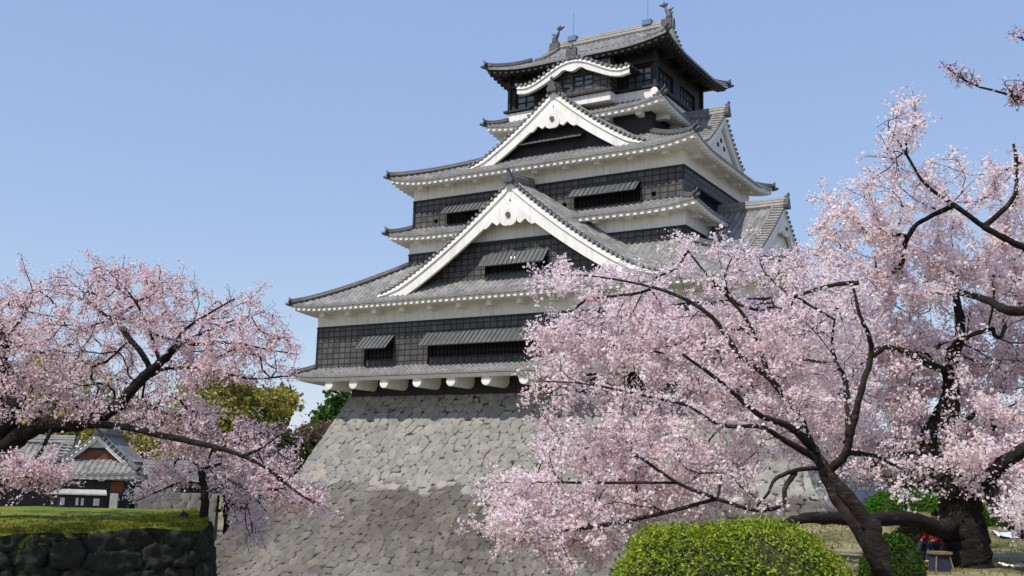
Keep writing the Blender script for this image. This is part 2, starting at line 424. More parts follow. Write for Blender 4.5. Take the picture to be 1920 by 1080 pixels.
def storey(u0, u1, w0, w1, zb, zm, zt, holesF=(), holesR=(), name='storey_wall', bm='board'):
    mb = MB()
    wall(mb, 'u', w0, u0, u1, zb, zm, holesF); wall(mb, 'w', u1, w0, w1, zb, zm, holesR, out=1)
    wall(mb, 'u', w1, u0, u1, zb, zm, out=1); wall(mb, 'w', u0, w0, w1, zb, zm)
    # corner posts and a head rail that stand proud of the boards
    for uu in (u0-.06, u1-.1):
        mb.box(uu, uu+.16, w0-.06, w0+.1, zl(zb), zl(zm), 1)
    mb.box(u1-.1, u1+.06, w1-.1, w1+.06, zl(zb), zl(zm), 1)
    mb.box(u0-.09, u1+.09, w0-.09, w0-.002, zl(zm)-.13, zl(zm), 1); mb.box(u1+.002, u1+.09, w0-.09, w1+.09, zl(zm)-.13, zl(zm), 1)
    mb.box(u0-.09, u0-.002, w0-.002, w1, zl(zm)-.13, zl(zm), 1)
    o = mb.build(name, [MT[bm], MT['wood']], K)
    if zt > zm:
        mb = MB(); mb.box(u0-.03, u1+.03, w0-.03, w1+.03, zl(zm)+.003, zl(zt)); mb.build('plaster_band', MT['white'], o)
    return o

RIB = .48; RAFT = .56
PROF = (0, .0, .72, 1, .72, 0)
def tile_patch(mb, a0, a1, tmax, pt, nt=7, h=.1, drop=.15, m=0, fascia=True):
    """ribbed tile sheet: columns along a, t from eave (0) to top (1)"""
    n = max(6, int(round((a1-a0)/RIB))*6); P = []; UV = []; low = []; lowr = []
    for i in range(n+1):
        a = a0+(a1-a0)*i/n; hh = PROF[i % 6]*h; tm = max(tmax(a), 0.001); col = []; uv = []
        for j in range(nt+1):
            t = tm*j/nt; p = pt(a, t); col.append((p[0], p[1], p[2]+hh)); uv.append((a, t*4))
        P.append(col); UV.append(uv)
        p = pt(a, 0); low.append([(p[0], p[1], p[2]-drop), (p[0], p[1], p[2]+hh)])
    mb.grid(P, UV, m)
    if fascia: mb.grid(low, None, m)

def skirt(outer, ez, inner, iz, upturn=.45, k=1.2, sides='FRL', soff=None, wallbox=None, mats=None, rafters=True, name='tile_roof', soffmat='white', hipornament=True):
    U0, U1, W0, W1 = outer; u0, u1, w0, w1 = inner
    iF, iB, iL, iR = w0-W0, W1-w1, u0-U0, U1-u1
    conf = {'F': (U1-U0, iL, iR, iF, lambda a, b: (U0+a, W0+b)), 'R': (W1-W0, iF, iB, iR, lambda a, b: (U1-b, W0+a)),
            'B': (U1-U0, iR, iL, iB, lambda a, b: (U1-a, W1-b)), 'L': (W1-W0, iB, iF, iL, lambda a, b: (U0+b, W1-a))}
    mt = MB(); ms = MB()
    def zof(L, iA, iBb, a, t):
        d = min(a-iA*t, (L-a)-iBb*t); lift = upturn*max(0, 1-max(d, 0)/4.5)**2*(1-t)**2
        return ez+(iz-ez)*t**k+lift
    for sd_ in sides:
        L, iA, iBb, D, mp = conf[sd_]
        def pt(a, t):
            x, y = mp(a, D*t); return (x, y, zl(zof(L, iA, iBb, a, t)))
        tile_patch(mt, 0, L, lambda a: min(1, a/iA, (L-a)/iBb), pt)
        # plaster soffit that coves from the eave to the wall
        wu0, wu1, ww0, ww1 = wallbox; zs = soff
        ins = {'F': ww0-W0, 'R': U1-wu1, 'B': W1-ww1, 'L': wu0-U0}[sd_]
        lo = {'F': wu0-U0, 'R': ww0-W0, 'B': U1-wu1, 'L': W1-ww1}[sd_]; hi = {'F': U1-wu1, 'R': W1-ww1, 'B': wu0-U0, 'L': ww0-W0}[sd_]
        rows = []
        for t in np.linspace(0, 1, 6):
            row = []
            for q in np.linspace(0, 1, 41):
                q = .5-.5*math.cos(math.pi*q)
                a = lo*t+(L-lo*t-hi*t)*q; x, y = mp(a, ins*t)
                e = zof(L, iA, iBb, a, 0)-(.2 if t == 0 else .5)
                row.append((x, y, zl(e+(zs-e)*(t**1.5))))
            rows.append(row)
        ms.grid(rows)
        if rafters:
            for a in np.arange(.3, L-.2, RAFT):
                e = zof(L, iA, iBb, a, 0)-.15
                x0, y0 = mp(a-.14, .08); x1, y1 = mp(a+.14, .85)
                ms.box(min(x0, x1), max(x0, x1), min(y0, y1), max(y0, y1), zl(e-.3), zl(e))
            for a in np.arange(lo+1.2, L-hi, 2.75):
                x0, y0 = mp(a-.22, ins*.42); x1, y1 = mp(a+.22, ins+.0)
                e = zof(L, iA, iBb, a, 0)
                zz = e+(zs-e)*.65-.52
                ms.box(min(x0, x1), max(x0, x1), min(y0, y1), max(y0, y1), zl(zz), zl(zz+.42))
    o = mt.build(name, MT['tile'], K)
    ms.build('eave_soffit', MT[soffmat], o)
    corners = {'FL': ((U0, W0), (u0, w0)), 'FR': ((U1, W0), (u1, w0)), 'BR': ((U1, W1), (u1, w1)), 'BL': ((U0, W1), (u0, w1))}
    for cn, (A, B) in corners.items():
        if not (cn[0] in sides and cn[1] in sides) and cn != 'BR': continue
        if cn == 'BR' and 'R' not in sides: continue
        hb = MB(); pts = []
        for t in np.linspace(0, 1, 9):
            z = ez+(iz-ez)*t**k+upturn*(1-t)**2
            pts.append((A[0]+(B[0]-A[0])*t, A[1]+(B[1]-A[1])*t, zl(z)+.14))
        hb.tube(pts, .2, 8); hb.tube([(p[0], p[1], p[2]+.2) for p in pts], .11, 6)
        if hipornament:
            d = Vector((A[0]-B[0], A[1]-B[1], 0)).normalized(); p = Vector(pts[0])
            sidev = Vector((-d.y, d.x, 0))
            for s_ in (-1, 1):
                hb.tube([p+d*.02+sidev*.16*s_, p+d*.16+sidev*.2*s_+Vector((0, 0, .2))], [.16, .05], 6)
            hb.tube([p-d*.1+Vector((0, 0, .1)), p+d*.1+Vector((0, 0, .3)), p+d*.22+Vector((0, 0, .48))], [.18, .11, .04], 6)
            hb.tube([p+d*.0+Vector((0, 0, -.2)), p+d*.45+Vector((0, 0, -.08))], [.16, .12], 8)
        hb.build('hip_ridge', MT['orn'], o, True)
    return o

def gable(axis, c, B, zbase, zapex, front, back, out, k=1.3, board=1.0, wallback=.9, wallz=None, wallmat='board', holes=(), pend=True, plastertop=0., vent=False, finial=True, foot=.12, boardth=.3, kback=None, dzback=0., fin=.62):
    """a triangular gable: ribbed tiles on both slopes, verge tiles, bargeboard, pendant, wall, ridge.
    axis: direction of the ridge ('w' or 'u'); out: sign of the direction the gable faces along the axis"""
    H = zapex-zbase
    kb = kback or k
    def zc(b, f=0.):
        s = min(abs(b)/B, 1.15); q = 1-s; kk = k+(kb-k)*f
        g = 1-(q**kk if q > 0 else 0)
        return zapex+dzback*f-H*g-(-foot*max(0, s-.75)**2*8)
    def P(a, b, z): return (c+b, a, zl(z)) if axis == 'w' else (a, c+b, zl(z))
    L = abs(back-front); sgn = 1 if back > front else -1
    mt = MB()
    for sd_ in (-1, 1):
        n = max(6, int(round(L/RIB))*6); rows = []; UV = []
        for i in range(n+1):
            a = front+(back-front)*i/n; hh = PROF[i % 6]*.1; f_ = i/n
            rows.append([P(a, sd_*B*t, zc(B*t, f_)+hh) for t in np.linspace(0, 1, 13)]); UV.append([(a, t*B*.6) for t in np.linspace(0, 1, 13)])
        mt.grid(rows, UV)
        # verge: round tile ends that follow the slope
        tt = np.linspace(0, 1, 60); pts = [Vector(P(0, sd_*B*t, zc(B*t))) for t in tt]
        cum = [0]
        for i in range(1, 60): cum.append(cum[-1]+(pts[i]-pts[i-1]).length)
        for d in np.arange(.25, cum[-1], .44):
            t = np.interp(d, cum, tt); b = sd_*B*t; z = zc(B*t)
            mt.tube([P(front+out*.12, b, z+.04), P(front-out*.75, b, z+.1)], .13, 7)
        mt.tube([P(front-out*.8, sd_*B*t, zc(B*t)+.15) for t in np.linspace(0, 1, 14)], .14, 6)
    # underside between bargeboard and wall
    tt = np.linspace(-1, 1, 49)
    mt.grid([[P(front-out*.02, B*t, zc(B*t)-.13), P(back, B*t, zc(B*t, 1)-.13)] for t in tt])
    g = mt.build('gable_roof', MT['tile'], K)
    # bargeboard
    bb = MB(); n = 60
    top = [P(front, B*t, zc(B*t)-.1) for t in np.linspace(-1, 1, n+1)]
    rows = []
    for i in range(n+1):
        t = -1+2*i/n; b = B*t; z = zc(b)
        wd_ = board*(1+.18*(1-abs(t))**2)*(1.0+.25*max(0, abs(t)-.6))
        slope = (zc(abs(b)+.01)-zc(max(abs(b)-.01, 0)))/.02 if abs(b) > .02 else 0
        dz = wd_*math.sqrt(1+min(abs(slope), 1.3)**2)
        zb_ = max(z-.1-dz, zbase-.55)
        rows.append([P(front-out*boardth, b, z-.1), P(front, b, z-.1), P(front+out*.06, b, z-.1-.3*(z-.1-zb_)), P(front-out*.05, b, z-.1-.34*(z-.1-zb_)), P(front-out*.05, b, zb_), P(front-out*boardth, b, zb_)])
    bb.grid(rows)
    bb.build('bargeboard', MT['white'], g)
    # gable wall
    zw = wallz if wallz is not None else zbase
    gw = MB(); aw = front-out*wallback
    xs = set(np.linspace(-B, B, 61)); 
    for h in holes: xs |= {h[0]-c, h[1]-c}
    xs = sorted(xs)
    for i in range(len(xs)-1):
        b0, b1 = xs[i], xs[i+1]; m_ = (b0+b1)/2
        z0, z1 = zc(b0)-.2, zc(b1)-.2
        if max(z0, z1) <= zw+.02: continue
        segs = [(zw, None)]
        for h in holes:
            if h[0]-c < m_ < h[1]-c: segs = [(zw, h[2]), (h[3], None)]
        for lo, hi in segs:
            q0 = hi if hi is not None else max(z0, lo); q1 = hi if hi is not None else max(z1, lo)
            if plastertop and hi is None and max(q0, q1) > plastertop:
                s0 = max(min(plastertop, q0), lo); s1 = max(min(plastertop, q1), lo)
                gw.face([P(aw, b0, lo), P(aw, b1, lo), P(aw, b1, s1), P(aw, b0, s0)], [(b0, lo), (b1, lo), (b1, s1), (b0, s0)])
                gw.face([P(aw, b0, s0), P(aw, b1, s1), P(aw, b1, q1), P(aw, b0, q0)], None, 1)
            else:
                gw.face([P(aw, b0, lo), P(aw, b1, lo), P(aw, b1, q1), P(aw, b0, q0)], [(b0, lo), (b1, lo), (b1, q1), (b0, q0)])
    if plastertop: gw.box(*(lambda p, q: (min(p[0], q[0]), max(p[0], q[0]), min(p[1], q[1]), max(p[1], q[1])))(P(aw, -B*.42, 0), P(aw+out*.1, B*.42, 0)), zl(plastertop)-.2, zl(plastertop), 2)
    gw.build('gable_wall', [MT[wallmat], MT['white'], MT['wood']], g)
    if pend:
        q = board/1.05; z0 = zapex-2.75*q; s = .74*q; n = 40; ring = []; pm = MB()
        for i in range(n):
            th = 2*math.pi*i/n; r = s*(.84+.2*abs(math.cos(1.5*th+math.pi/4)))
            ring.append((r*math.cos(th), r*math.sin(th)-.12*q))
        def slab(pl, d0, d1):
            f = [P(front+out*d1, x, y) for x, y in pl]; bk = [P(front+out*d0, x, y) for x, y in pl]; pm.face(f)
            for i in range(len(pl)): pm.face([f[i], f[(i+1) % len(pl)], bk[(i+1) % len(pl)], bk[i]])
        slab([(x, z0+y) for x, y in ring], -.05, .12)
        half = [(.0, -3.05), (.62, -3.0), (.8, -3.28), (1.05, -3.42), (1.3, -3.22), (1.5, -3.12), (1.75, -3.4), (2.05, -3.6), (2.35, -3.55), (2.2, -3.2), (.5, -1.75), (0, -1.6)]
        slab([(x*q, zapex+y*q) for x, y in half]+[(-x*q, zapex+y*q) for x, y in half[::-1][1:-1]], -.12, .075)
        po = pm.build('pendant', MT['white'], g)
        bo = MB(); bo.tube([P(front+out*.1, 0, z0+.1*s), P(front+out*.24, 0, z0+.1*s)], .3*s, 6); bo.build('pendant_boss', MT['orn'], g)
    if vent:
        for (bx, bz) in ((0, .42), (-B*.16, .28), (B*.16, .28)):
            vm = MB(); z = zw+(zapex-zw)*bz; vm.tube([P(aw+out*.0, bx, z), P(aw+out*.06, bx, z)], .2, 6); vm.build('vent', MT['wood'], g)
    # ridge
    rm = MB(); zt = zapex
    for r_, dz in ((.3, .08), (.24, .34), (.16, .55)):
        rm.tube([P(front+out*.15, 0, zt+dz), P(back, 0, zt+dz+dzback)], r_, 8)
    rm.build('ridge', MT['tile'], g)
    if finial:
        fm = MB(); a_ = front+out*.3
        pr_ = [(-.55, -.3), (-.62, .05), (-.42, .3), (-.38, .75), (-.15, .95), (-.13, 1.3), (.13, 1.3), (.15, .95), (.38, .75), (.42, .3), (.62, .05), (.55, -.3)]
        pr_ = [(x*fin*1.15, y*fin) for x, y in pr_]; f1 = [P(a_+out*.1, x, zt+y) for x, y in pr_]; f2 = [P(a_-out*.25, x, zt+y) for x, y in pr_]
        fm.face(f1); fm.face(f2[::-1])
        for i in range(len(pr_)): fm.face([f1[i], f1[(i+1) % len(pr_)], f2[(i+1) % len(pr_)], f2[i]])
        fm.tube([P(a_, 0, zt+1.2*fin), P(a_+out*.05, 0, zt+1.45*fin), P(a_+out*.05, 0, zt+1.7*fin)], [.1, .13, .04], 7)
        fm.build('ridge_ornament', MT['orn'], g)
    return g

# --- storey walls with their openings
H1 = [(-27.1, -24.05, 8.85, 10.9), (-20.7, -8.6, 8.85, 10.9), (-4.5, 4.5, 8.85, 10.9)]
H3 = [(-20.95, -16.2, 20.75, 21.95), (-9.05, -3.45, 20.75, 22.0), (-10.05, -9.7, 20.95, 21.3), (-2.55, -2.2, 20.95, 21.3), (-22.2, -21.85, 20.95, 21.3)]
R3H = [(2.2, 9.5, 20.75, 22.0)]
storey(-32.2, 7.8, -2.3, 16.6, 8.8, 12.4, 13.45, H1)
storey(-24.42, .2, -.25, 14.5, 15.5, 18.45, 19.7)
storey(-24.35, 0, 0, 14.3, 20.55, 23.08, 24.25, H3, R3H)
storey(-16.6, -3.7, 2.4, 12.3, 25.5, 28.55, 28.55, bm='wood')
for i, h in enumerate(H1):
    wn_ = window('u', -2.3, h, rail=.6)
    awning(wn_, h[0]-.1, h[1]+.1, 11.45, 10.22, -2.3, 1.25)
for i, h in enumerate(H3):
    wn_ = window('u', 0, h, bars=i < 2)
    if i < 2: awning(wn_, h[0]-.05, h[1]+.05, 22.42, 21.4, 0, 1.05)
wn_ = window('w', 0, R3H[0], out=1)
# underside of the overhanging first storey, dark recess and its beams
mb = MB(); mb.box(-31.9, 7.5, -2.2, 16.4, zl(7.93), zl(8.79)); mb.build('floor_soffit', MT['white'], K)
mb = MB(); mb.box(-29.7, 6.9, -.5, 15.4, zl(6.62), zl(7.93)); mb.build('recessed_sill', MT['wood'], K)
def beam(u):
    mb = MB(); mb.tube([(u, -3.22, zl(7.42)), (u, -3.2, zl(7.42)), (u, -.55, zl(7.42))], [.34, .42, .42], 14)
    mb.box(u-.46, u+.46, -3.05, -.55, zl(7.42), zl(7.93))
    return mb.build('beam', MT['white'], K)
for u in [-29.9, -27.35, -24.2, -20.95, -17.75, -14.55, -11.25, -8., -4.8, -1.6, 1.6, 4.8]: beam(u)
def beamr(w):
    mb = MB(); mb.tube([(9.2, w, zl(7.42)), (6.95, w, zl(7.42))], .42, 12); return mb.build('beam', MT['white'], K)
for w in (0.5, 3.7, 6.9, 10.1): beamr(w)
# --- roofs
skirt((-33.5, 9.1, -3.55, 17.9), 8.12, (-32.2, 7.8, -2.3, 16.6), 8.85, .2, 1.0, 'FRL', 7.98, (-32.2, 7.8, -2.3, 16.6), rafters=False)
skirt((-33.9, 9.5, -4.0, 18.3), 13.95, (-24.42, .2, -.25, 14.5), 17.4, .3, 1.2, 'FRL', 13.4, (-32.2, 7.8, -2.3, 16.6))
skirt((-25.9, 1.55, -1.55, 15.8), 19.75, (-24.35, 0, 0, 14.3), 20.62, .35, 1.1, 'FRL', 19.65, (-24.42, .2, -.25, 14.5))
skirt((-25.95, 1.6, -1.6, 15.9), 24.4, (-16.6, -3.7, 2.4, 12.3), 26.75, .6, 1.2, 'FRL', 24.2, (-24.35, 0, 0, 14.3))
skirt((-18.1, -2.0, 1.0, 13.8), 28.75, (-16.6, -3.3, 2.3, 12.5), 29.6, .45, 1.1, 'FRL', 28.5, (-16.6, -3.7, 2.4, 12.3))
# --- gables on the front and on the right
gable('w', -12.75, 12.3, 14.55, 22.55, -3.45, 0, -1, 1.32, 1.05, 1.1, 14.9, 'board', [(-15.5, -9.95, 15.1, 16.6)], True, 18.25, kback=1.02, dzback=.35)
w_ = window('u', -2.35, (-15.5, -9.95, 15.1, 16.6)); awning(w_, -15.6, -9.85, 17.25, 16.15, -2.35, .9)
for x in (-12.95, -12.65):                  # short white strokes painted on the cloth
    mb = MB(); mb.face([(x, -2.35-.42, zl(16.79)), (x+.12, -2.35-.42, zl(16.79)), (x+.22, -2.35-.6, zl(16.57)), (x+.1, -2.35-.6, zl(16.57))])
    mb.build('painted_mark', MT['white'], w_)
for x in (-14.2, -13.8):
    mb = MB(); mb.box(x-.14, x+.14, -1.95, -1.9, zl(15.3), zl(15.55)); mb.build('sill_box', MT['white'], w_)
gable('w', -11.1, 8.1, 25.35, 30.75, .1, 3.0, -1, 1.3, .95, 1.0, 25.7, 'wood', (), True, kback=1.05, dzback=.3)
mb = MB(); mb.face([(-14.6, .98, zl(27.15)), (-8.7, .98, zl(27.15)), (-8.7, .3, zl(26.75)), (-14.6, .3, zl(26.75))], [(0, 0), (6, 0), (6, 1), (0, 1)])
mb.box(-14.6, -8.7, .26, .34, zl(26.66), zl(26.75)); mb.build('awning', MT['awn'], K)
gable('u', 7.2, 4.3, 25.6, 29.1, .55, -3.7, 1, 1.25, .5, .35, 25.4, 'white', (), False, vent=True)
gable('u', 7.1, 8.8, 15.0, 21.0, 5.2, 0, 1, 1.25, .7, .4, 14.5, 'white', (), True)
# --- top storey: plaster base, black veranda room, projecting centre bay
s5 = MB(); s5.box(-16.75, -3.2, 2.25, 12.5, zl(29.3), zl(30.3)); top = s5.build('plaster_base', MT['white'], K)
s5 = MB(); s5.box(-12.4, -6.5, 1.0, 2.25, zl(29.5), zl(30.2)); s5.build('plaster_base', MT['white'], K)
s5 = MB()
H5 = [(-16.1, -14.3, 30.7, 32.35), (-5.85, -3.75, 30.7, 32.4)]
wall(s5, 'u', 2.5, -16.55, -3.4, 30.3, 33.9, H5, .5)
R5 = [(3.2, 6.2, 30.7, 32.4), (7.6, 10.9, 30.7, 32.4)]
wall(s5, 'w', -3.4, 2.5, 12.3, 30.3, 33.9, R5, .5, out=1); wall(s5, 'w', -16.55, 2.5, 12.3, 30.3, 33.9)
wall(s5, 'u', 12.3, -16.55, -3.4, 30.3, 33.9, out=1)
for u in (-16.75, -3.45): s5.box(u, u+.25, 2.3, 2.55, zl(30.3), zl(33.9), 1)
s5.box(-3.45, -3.2, 12.1, 12.35, zl(30.3), zl(33.9), 1)
s5.box(-17.0, -2.95, 2.05, 2.45, zl(30.38), zl(30.55), 1); s5.box(-3.2, -2.9, 2.45, 12.6, zl(30.38), zl(30.55), 1)
s5.box(-16.9, -3.1, 2.2, 2.45, zl(32.5), zl(32.75), 1)
s5.build('storey_wall', [MT['wood'], MT['wood']], K)
for h in H5: window('u', 2.5, h, .3, glass=True)
for h in R5: window('w', -3.4, h, .3, out=1, glass=True)
s5 = MB(); HB = [(-11.7, -10.1, 30.75, 32.05), (-9.9, -8.1, 30.75, 32.05)]
wall(s5, 'u', 1.1, -12.3, -6.6, 30.2, 33., HB, .3); wall(s5, 'w', -6.6, 1.1, 2.5, 30.2, 33., out=1); wall(s5, 'w', -12.3, 1.1, 2.5, 30.2, 33.)
s5.box(-12.6, -6.3, .75, 1.08, zl(30.22), zl(30.38), 1)
s5.build('centre_bay', [MT['board'], MT['wood']], K)
for h in HB: window('u', 1.1, h, .2, glass=True)
mb = MB(); mb.tube([(-3.2, 2.05, zl(29.95)), (-3.2, 1.9, zl(29.95))], .3, 12); mb.build('wall_light', MT['white'], K)
# curved front gable over the bay
def curved_gable():
    c, B = -9.65, 5.05
    def zc(t): return 31.75+1.5*(.5+.5*math.cos(math.pi*min(abs(t)*1.12, 1)))+.12*max(0, abs(t)-.85)*6
    mt = MB(); n = int(2.6/RIB)*6
    for sd_ in (-1, 1):
        rows = [[(c+sd_*B*t, .35+2.6*i/n, zl(zc(t))+PROF[i % 6]*.1) for t in np.linspace(0, 1, 17)] for i in range(n+1)]
        mt.grid(rows, [[(i*.07, t*5) for t in np.linspace(0, 1, 17)] for i in range(n+1)])
    for t in np.arange(-1, 1.001, .085):
        mt.tube([(c+B*t, .25, zl(zc(t))+.02), (c+B*t, .9, zl(zc(t))+.08)], .13, 7)
    g = mt.build('curved_gable', MT['tile'], K)
    bb = MB(); rows = []
    for t in np.linspace(-1, 1, 61):
        z = zl(zc(t)); lo = z-.8-.1*math.cos(math.pi*t)-(.16*math.cos(6*math.pi*t) if abs(t) < .25 else 0)
        rows.append([(c+B*t, .75, z-.08), (c+B*t, .38, z-.08), (c+B*t, .32, z-.3), (c+B*t, .42, z-.32), (c+B*t, .42, lo), (c+B*t, .75, lo)])
    bb.grid(rows); bb.build('bargeboard', MT['white'], g)
    ub = MB(); ub.grid([[(c+B*t, .7, zl(zc(t))-.12), (c+B*t, 2.6, zl(zc(t))-.12)] for t in np.linspace(-1, 1, 41)]); ub.build('eave_soffit', MT['wood'], g)
    rm = MB(); rm.tube([(c, .3, zl(33.35)), (c, 2.9, zl(33.45))], .24, 8); rm.box(c-.45, c+.45, .25, .5, zl(33.2), zl(34.1)); rm.tube([(c, .35, zl(34.1)), (c, .35, zl(34.5))], [.2, .1], 7)
    rm.build('ridge', MT['orn'], g)
curved_gable()
# top roof: hipped skirt and the gabled upper part
skirt((-18.0, -1.55, .7, 14.0), 33.55, (-15.1, -4.4, 3.4, 11.3), 35.0, .6, 1.15, 'FRL', 33.75, (-16.55, -3.4, 2.5, 12.3), soffmat='wood', rafters=True)
gable('u', 7.35, 3.98, 34.95, 37.55, -3.95, -9.7, 1, 1.12, .42, .5, 34.8, 'white', (), False, vent=True, finial=False)
gable('u', 7.35, 3.98, 34.95, 37.55, -15.5, -9.7, -1, 1.12, .42, .5, 34.8, 'white', (), False, finial=False)
def roof_fish(u, s):
    mb = MB()
    body = [(0, 0), (.12*s, .35), (.1*s, .7), (-.08*s, .9), (-.22*s, 1.15), (-.24*s, 1.35)]
    mb.tube([(u+x, 7.35, zl(38.05+z)) for x, z in body], [.28, .3, .25, .18, .12, .08], 8)
    for dx, dz in ((-.55, .35), (-.1, .62), (.25, .4)):
        p = (u-.28*s, 7.35, zl(39.38)); q = (u-.28*s+dx*s, 7.35, zl(39.38+dz*.8))
        mb.tube([p, ((p[0]+q[0])/2, 7.35, (p[2]+q[2])/2+.05), q], [.08, .13, .03], 6)
    for z in (.5, .9): mb.tube([(u+.1*s, 7.35, zl(38.05+z)), (u+.5*s, 7.35, zl(38.3+z))], [.14, .03], 5)
    mb.box(u-.45, u+.45, 6.95, 7.75, zl(37.4), zl(38.15))
    mb.build('roof_fish', MT['orn'], K, True)
roof_fish(-4.35, 1); roof_fish(-15.0, -1)
for u, hgt in ((-13.3, 2.6), (-6.2, 3.6)):
    mb = MB(); mb.tube([(u, 7.35, zl(38.1)), (u, 7.35, zl(38.1+hgt))], .035, 5); ro = mb.build('lightning_rod', MT['metal'], K)
    mb = MB(); mb.box(u-.4, u+.4, 7.05, 7.65, zl(38.05), zl(38.5)); mb.build('rod_base', MT['blue'], ro)
mb = MB(); mb.box(-16, -4, 3, 11, zl(33.6), zl(34.2)); mb.build('attic_floor', MT['wood'], K)

# ------------------------------------------------------------------ left terrace: retaining wall and lawn
A0 = np.array([-8.63, 20.]); B0 = np.array([-5.82, 22.]); dr = (B0-A0)/np.linalg.norm(B0-A0)
LAWN = lambda x, y: .5+.2*sstep(19, 23, y)+0*x
def terrace():
    pts = [A0-dr*14, B0]                                     # face seen from the front, then round the corner and back
    back = np.array([-8.25, 29.])
    path = []; step = .05
    L1 = np.linalg.norm(pts[1]-pts[0]); L2 = np.linalg.norm(back-B0)
    s = np.arange(0, L1+L2, step)
    d2 = (back-B0)/L2
    P = np.where((s < L1)[:, None], pts[0]+dr*s[:, None], B0+d2*(s-L1)[:, None])
    # round the corner
    w = np.exp(-((s-L1)/.45)**2)[:, None]; P = P-(dr-d2)[None, :]*.16*w
    n1 = np.array([dr[1], -dr[0]]); n2 = np.array([d2[1], -d2[0]])
    t = sstep(L1-.5, L1+.5, s)[:, None]; Nn = n1*(1-t)+n2*t; Nn /= np.linalg.norm(Nn, axis=1)[:, None]
    z = np.arange(-4.2, 0, step)
    zt = LAWN(P[:, 0], P[:, 1])-.03+.07*np.sin(s*2.1)*np.sin(s*.77+1)
    f = (z+4.2)/4.2; zz = -3.6+(zt[:, None]+3.6)*f[None, :]/f[-1]
    bat = (1-f/f[-1])*.55
    a = np.broadcast_to(s[:, None], zz.shape)
    aw = a+wobble(a, zz, 1.2, 2)*.25; bw = zz+wobble(a, zz, 1.4, 4)*.16
    e, c = voronoi(aw+40, bw+30, .72, .36, 8)
    Q = np.stack([P[:, 0][:, None]+Nn[:, 0][:, None]*bat[None, :], P[:, 1][:, None]+Nn[:, 1][:, None]*bat[None, :], zz], -1)
    N3 = np.stack([np.broadcast_to(Nn[:, 0][:, None], zz.shape), np.broadcast_to(Nn[:, 1][:, None], zz.shape), np.full(zz.shape, .15)], -1)
    e = np.clip(e*1.7, 0, 1); c5 = wobble(a*1., zz, 3.3, 31)*.05
    rough = c5+wobble(a, zz, 9, 12)*.07+wobble(a, zz, 22, 13)*.045
    Q = relief(Q, N3, e, c, .13)+N3*rough[..., None]
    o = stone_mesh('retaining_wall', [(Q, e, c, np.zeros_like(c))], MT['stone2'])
    tag(o, 'low dark mossy stone wall holding up the lawn in the lower left corner', 'stone wall')
    # lawn on top
    mb = MB(); rows = []
    edge = P[::8]; Ne = Nn[::8]
    for k, (p, n_) in enumerate(zip(edge, Ne)):
        row = [(p[0]-n_[0]*.07, p[1]-n_[1]*.07, LAWN(p[0], p[1])-.35)]
        for q in np.concatenate([np.linspace(0, 2, 21), np.linspace(2.3, 26, 40)]):
            d = np.array([-d2[1], d2[0]])*0+np.array([-.35, .94])
            far = np.array([-34., 26.])+(np.array([-8.3, 29.])-np.array([-34., 26.]))*min(1, k*8*step/(L1+L2*.9))
            tt = min(1, q/26); x, y = (p-n_*.07)*(1-tt)+far*tt
            zz_ = LAWN(x, y)+.03*math.sin(x*3)*math.sin(y*2.3)*min(1, q*3)-.07*math.exp(-q*5)+.02
            row.append((x, y, zz_))
        rows.append(row)
    mb.grid(rows); o = mb.build('lawn', MT['lawn'], smooth=True); tag(o, 'mossy lawn on the terrace', None, None, 'structure')
    # tufts of grass along the edge and over the near lawn
    rs = np.random.RandomState(4); n = 26000
    k = rs.randint(0, len(P), n); q = np.minimum(rs.exponential(1.6, n), 14)
    keep = (P[k, 0] > -16); k = k[keep]; q = q[keep]; n = len(k)
    far = np.array([-34., 26.])+(np.array([-8.3, 29.])-np.array([-34., 26.]))*np.minimum(1, k*step/(L1+L2*.9))[:, None]; tt = q/26
    base = (P[k]-Nn[k]*.1)*(1-tt[:, None])+far*tt[:, None]
    zb = LAWN(base[:, 0], base[:, 1])+.02
    th = rs.rand(n)*6.28; hgt = .02+.05*rs.rand(n)**2+.03*(q < .25); wd_ = .012+.01*rs.rand(n)
    dx = np.stack([np.cos(th)*wd_, np.sin(th)*wd_], -1); ln = rs.randn(n, 2)*.03
    V = np.zeros((n, 3, 3)); V[:, 0, :2] = base-dx; V[:, 1, :2] = base+dx; V[:, 2, :2] = base+ln
    V[:, 0, 2] = zb; V[:, 1, 2] = zb; V[:, 2, 2] = zb+hgt
    col = np.stack([.09+.17*rs.rand(n), .15+.09*rs.rand(n), .015+.03*rs.rand(n)], -1)
    o = leafmesh('grass', V.reshape(-1, 3), np.arange(n*3).reshape(-1, 3), np.repeat(col, 3, 0), MT['leaf'])
    tag(o, 'short green and yellow grass growing on the terrace lawn', 'grass', None, 'stuff')
def leafmesh(name, V, Fc, C, material, parent=None):
    o = np_mesh(name, V, Fc, material, parent)
    a = o.data.color_attributes.new('tint', 'FLOAT_COLOR', 'POINT')
    a.data.foreach_set('color', np.concatenate([C, np.ones((len(C), 1))], 1).astype(np.float32).ravel())
    return o
terrace()

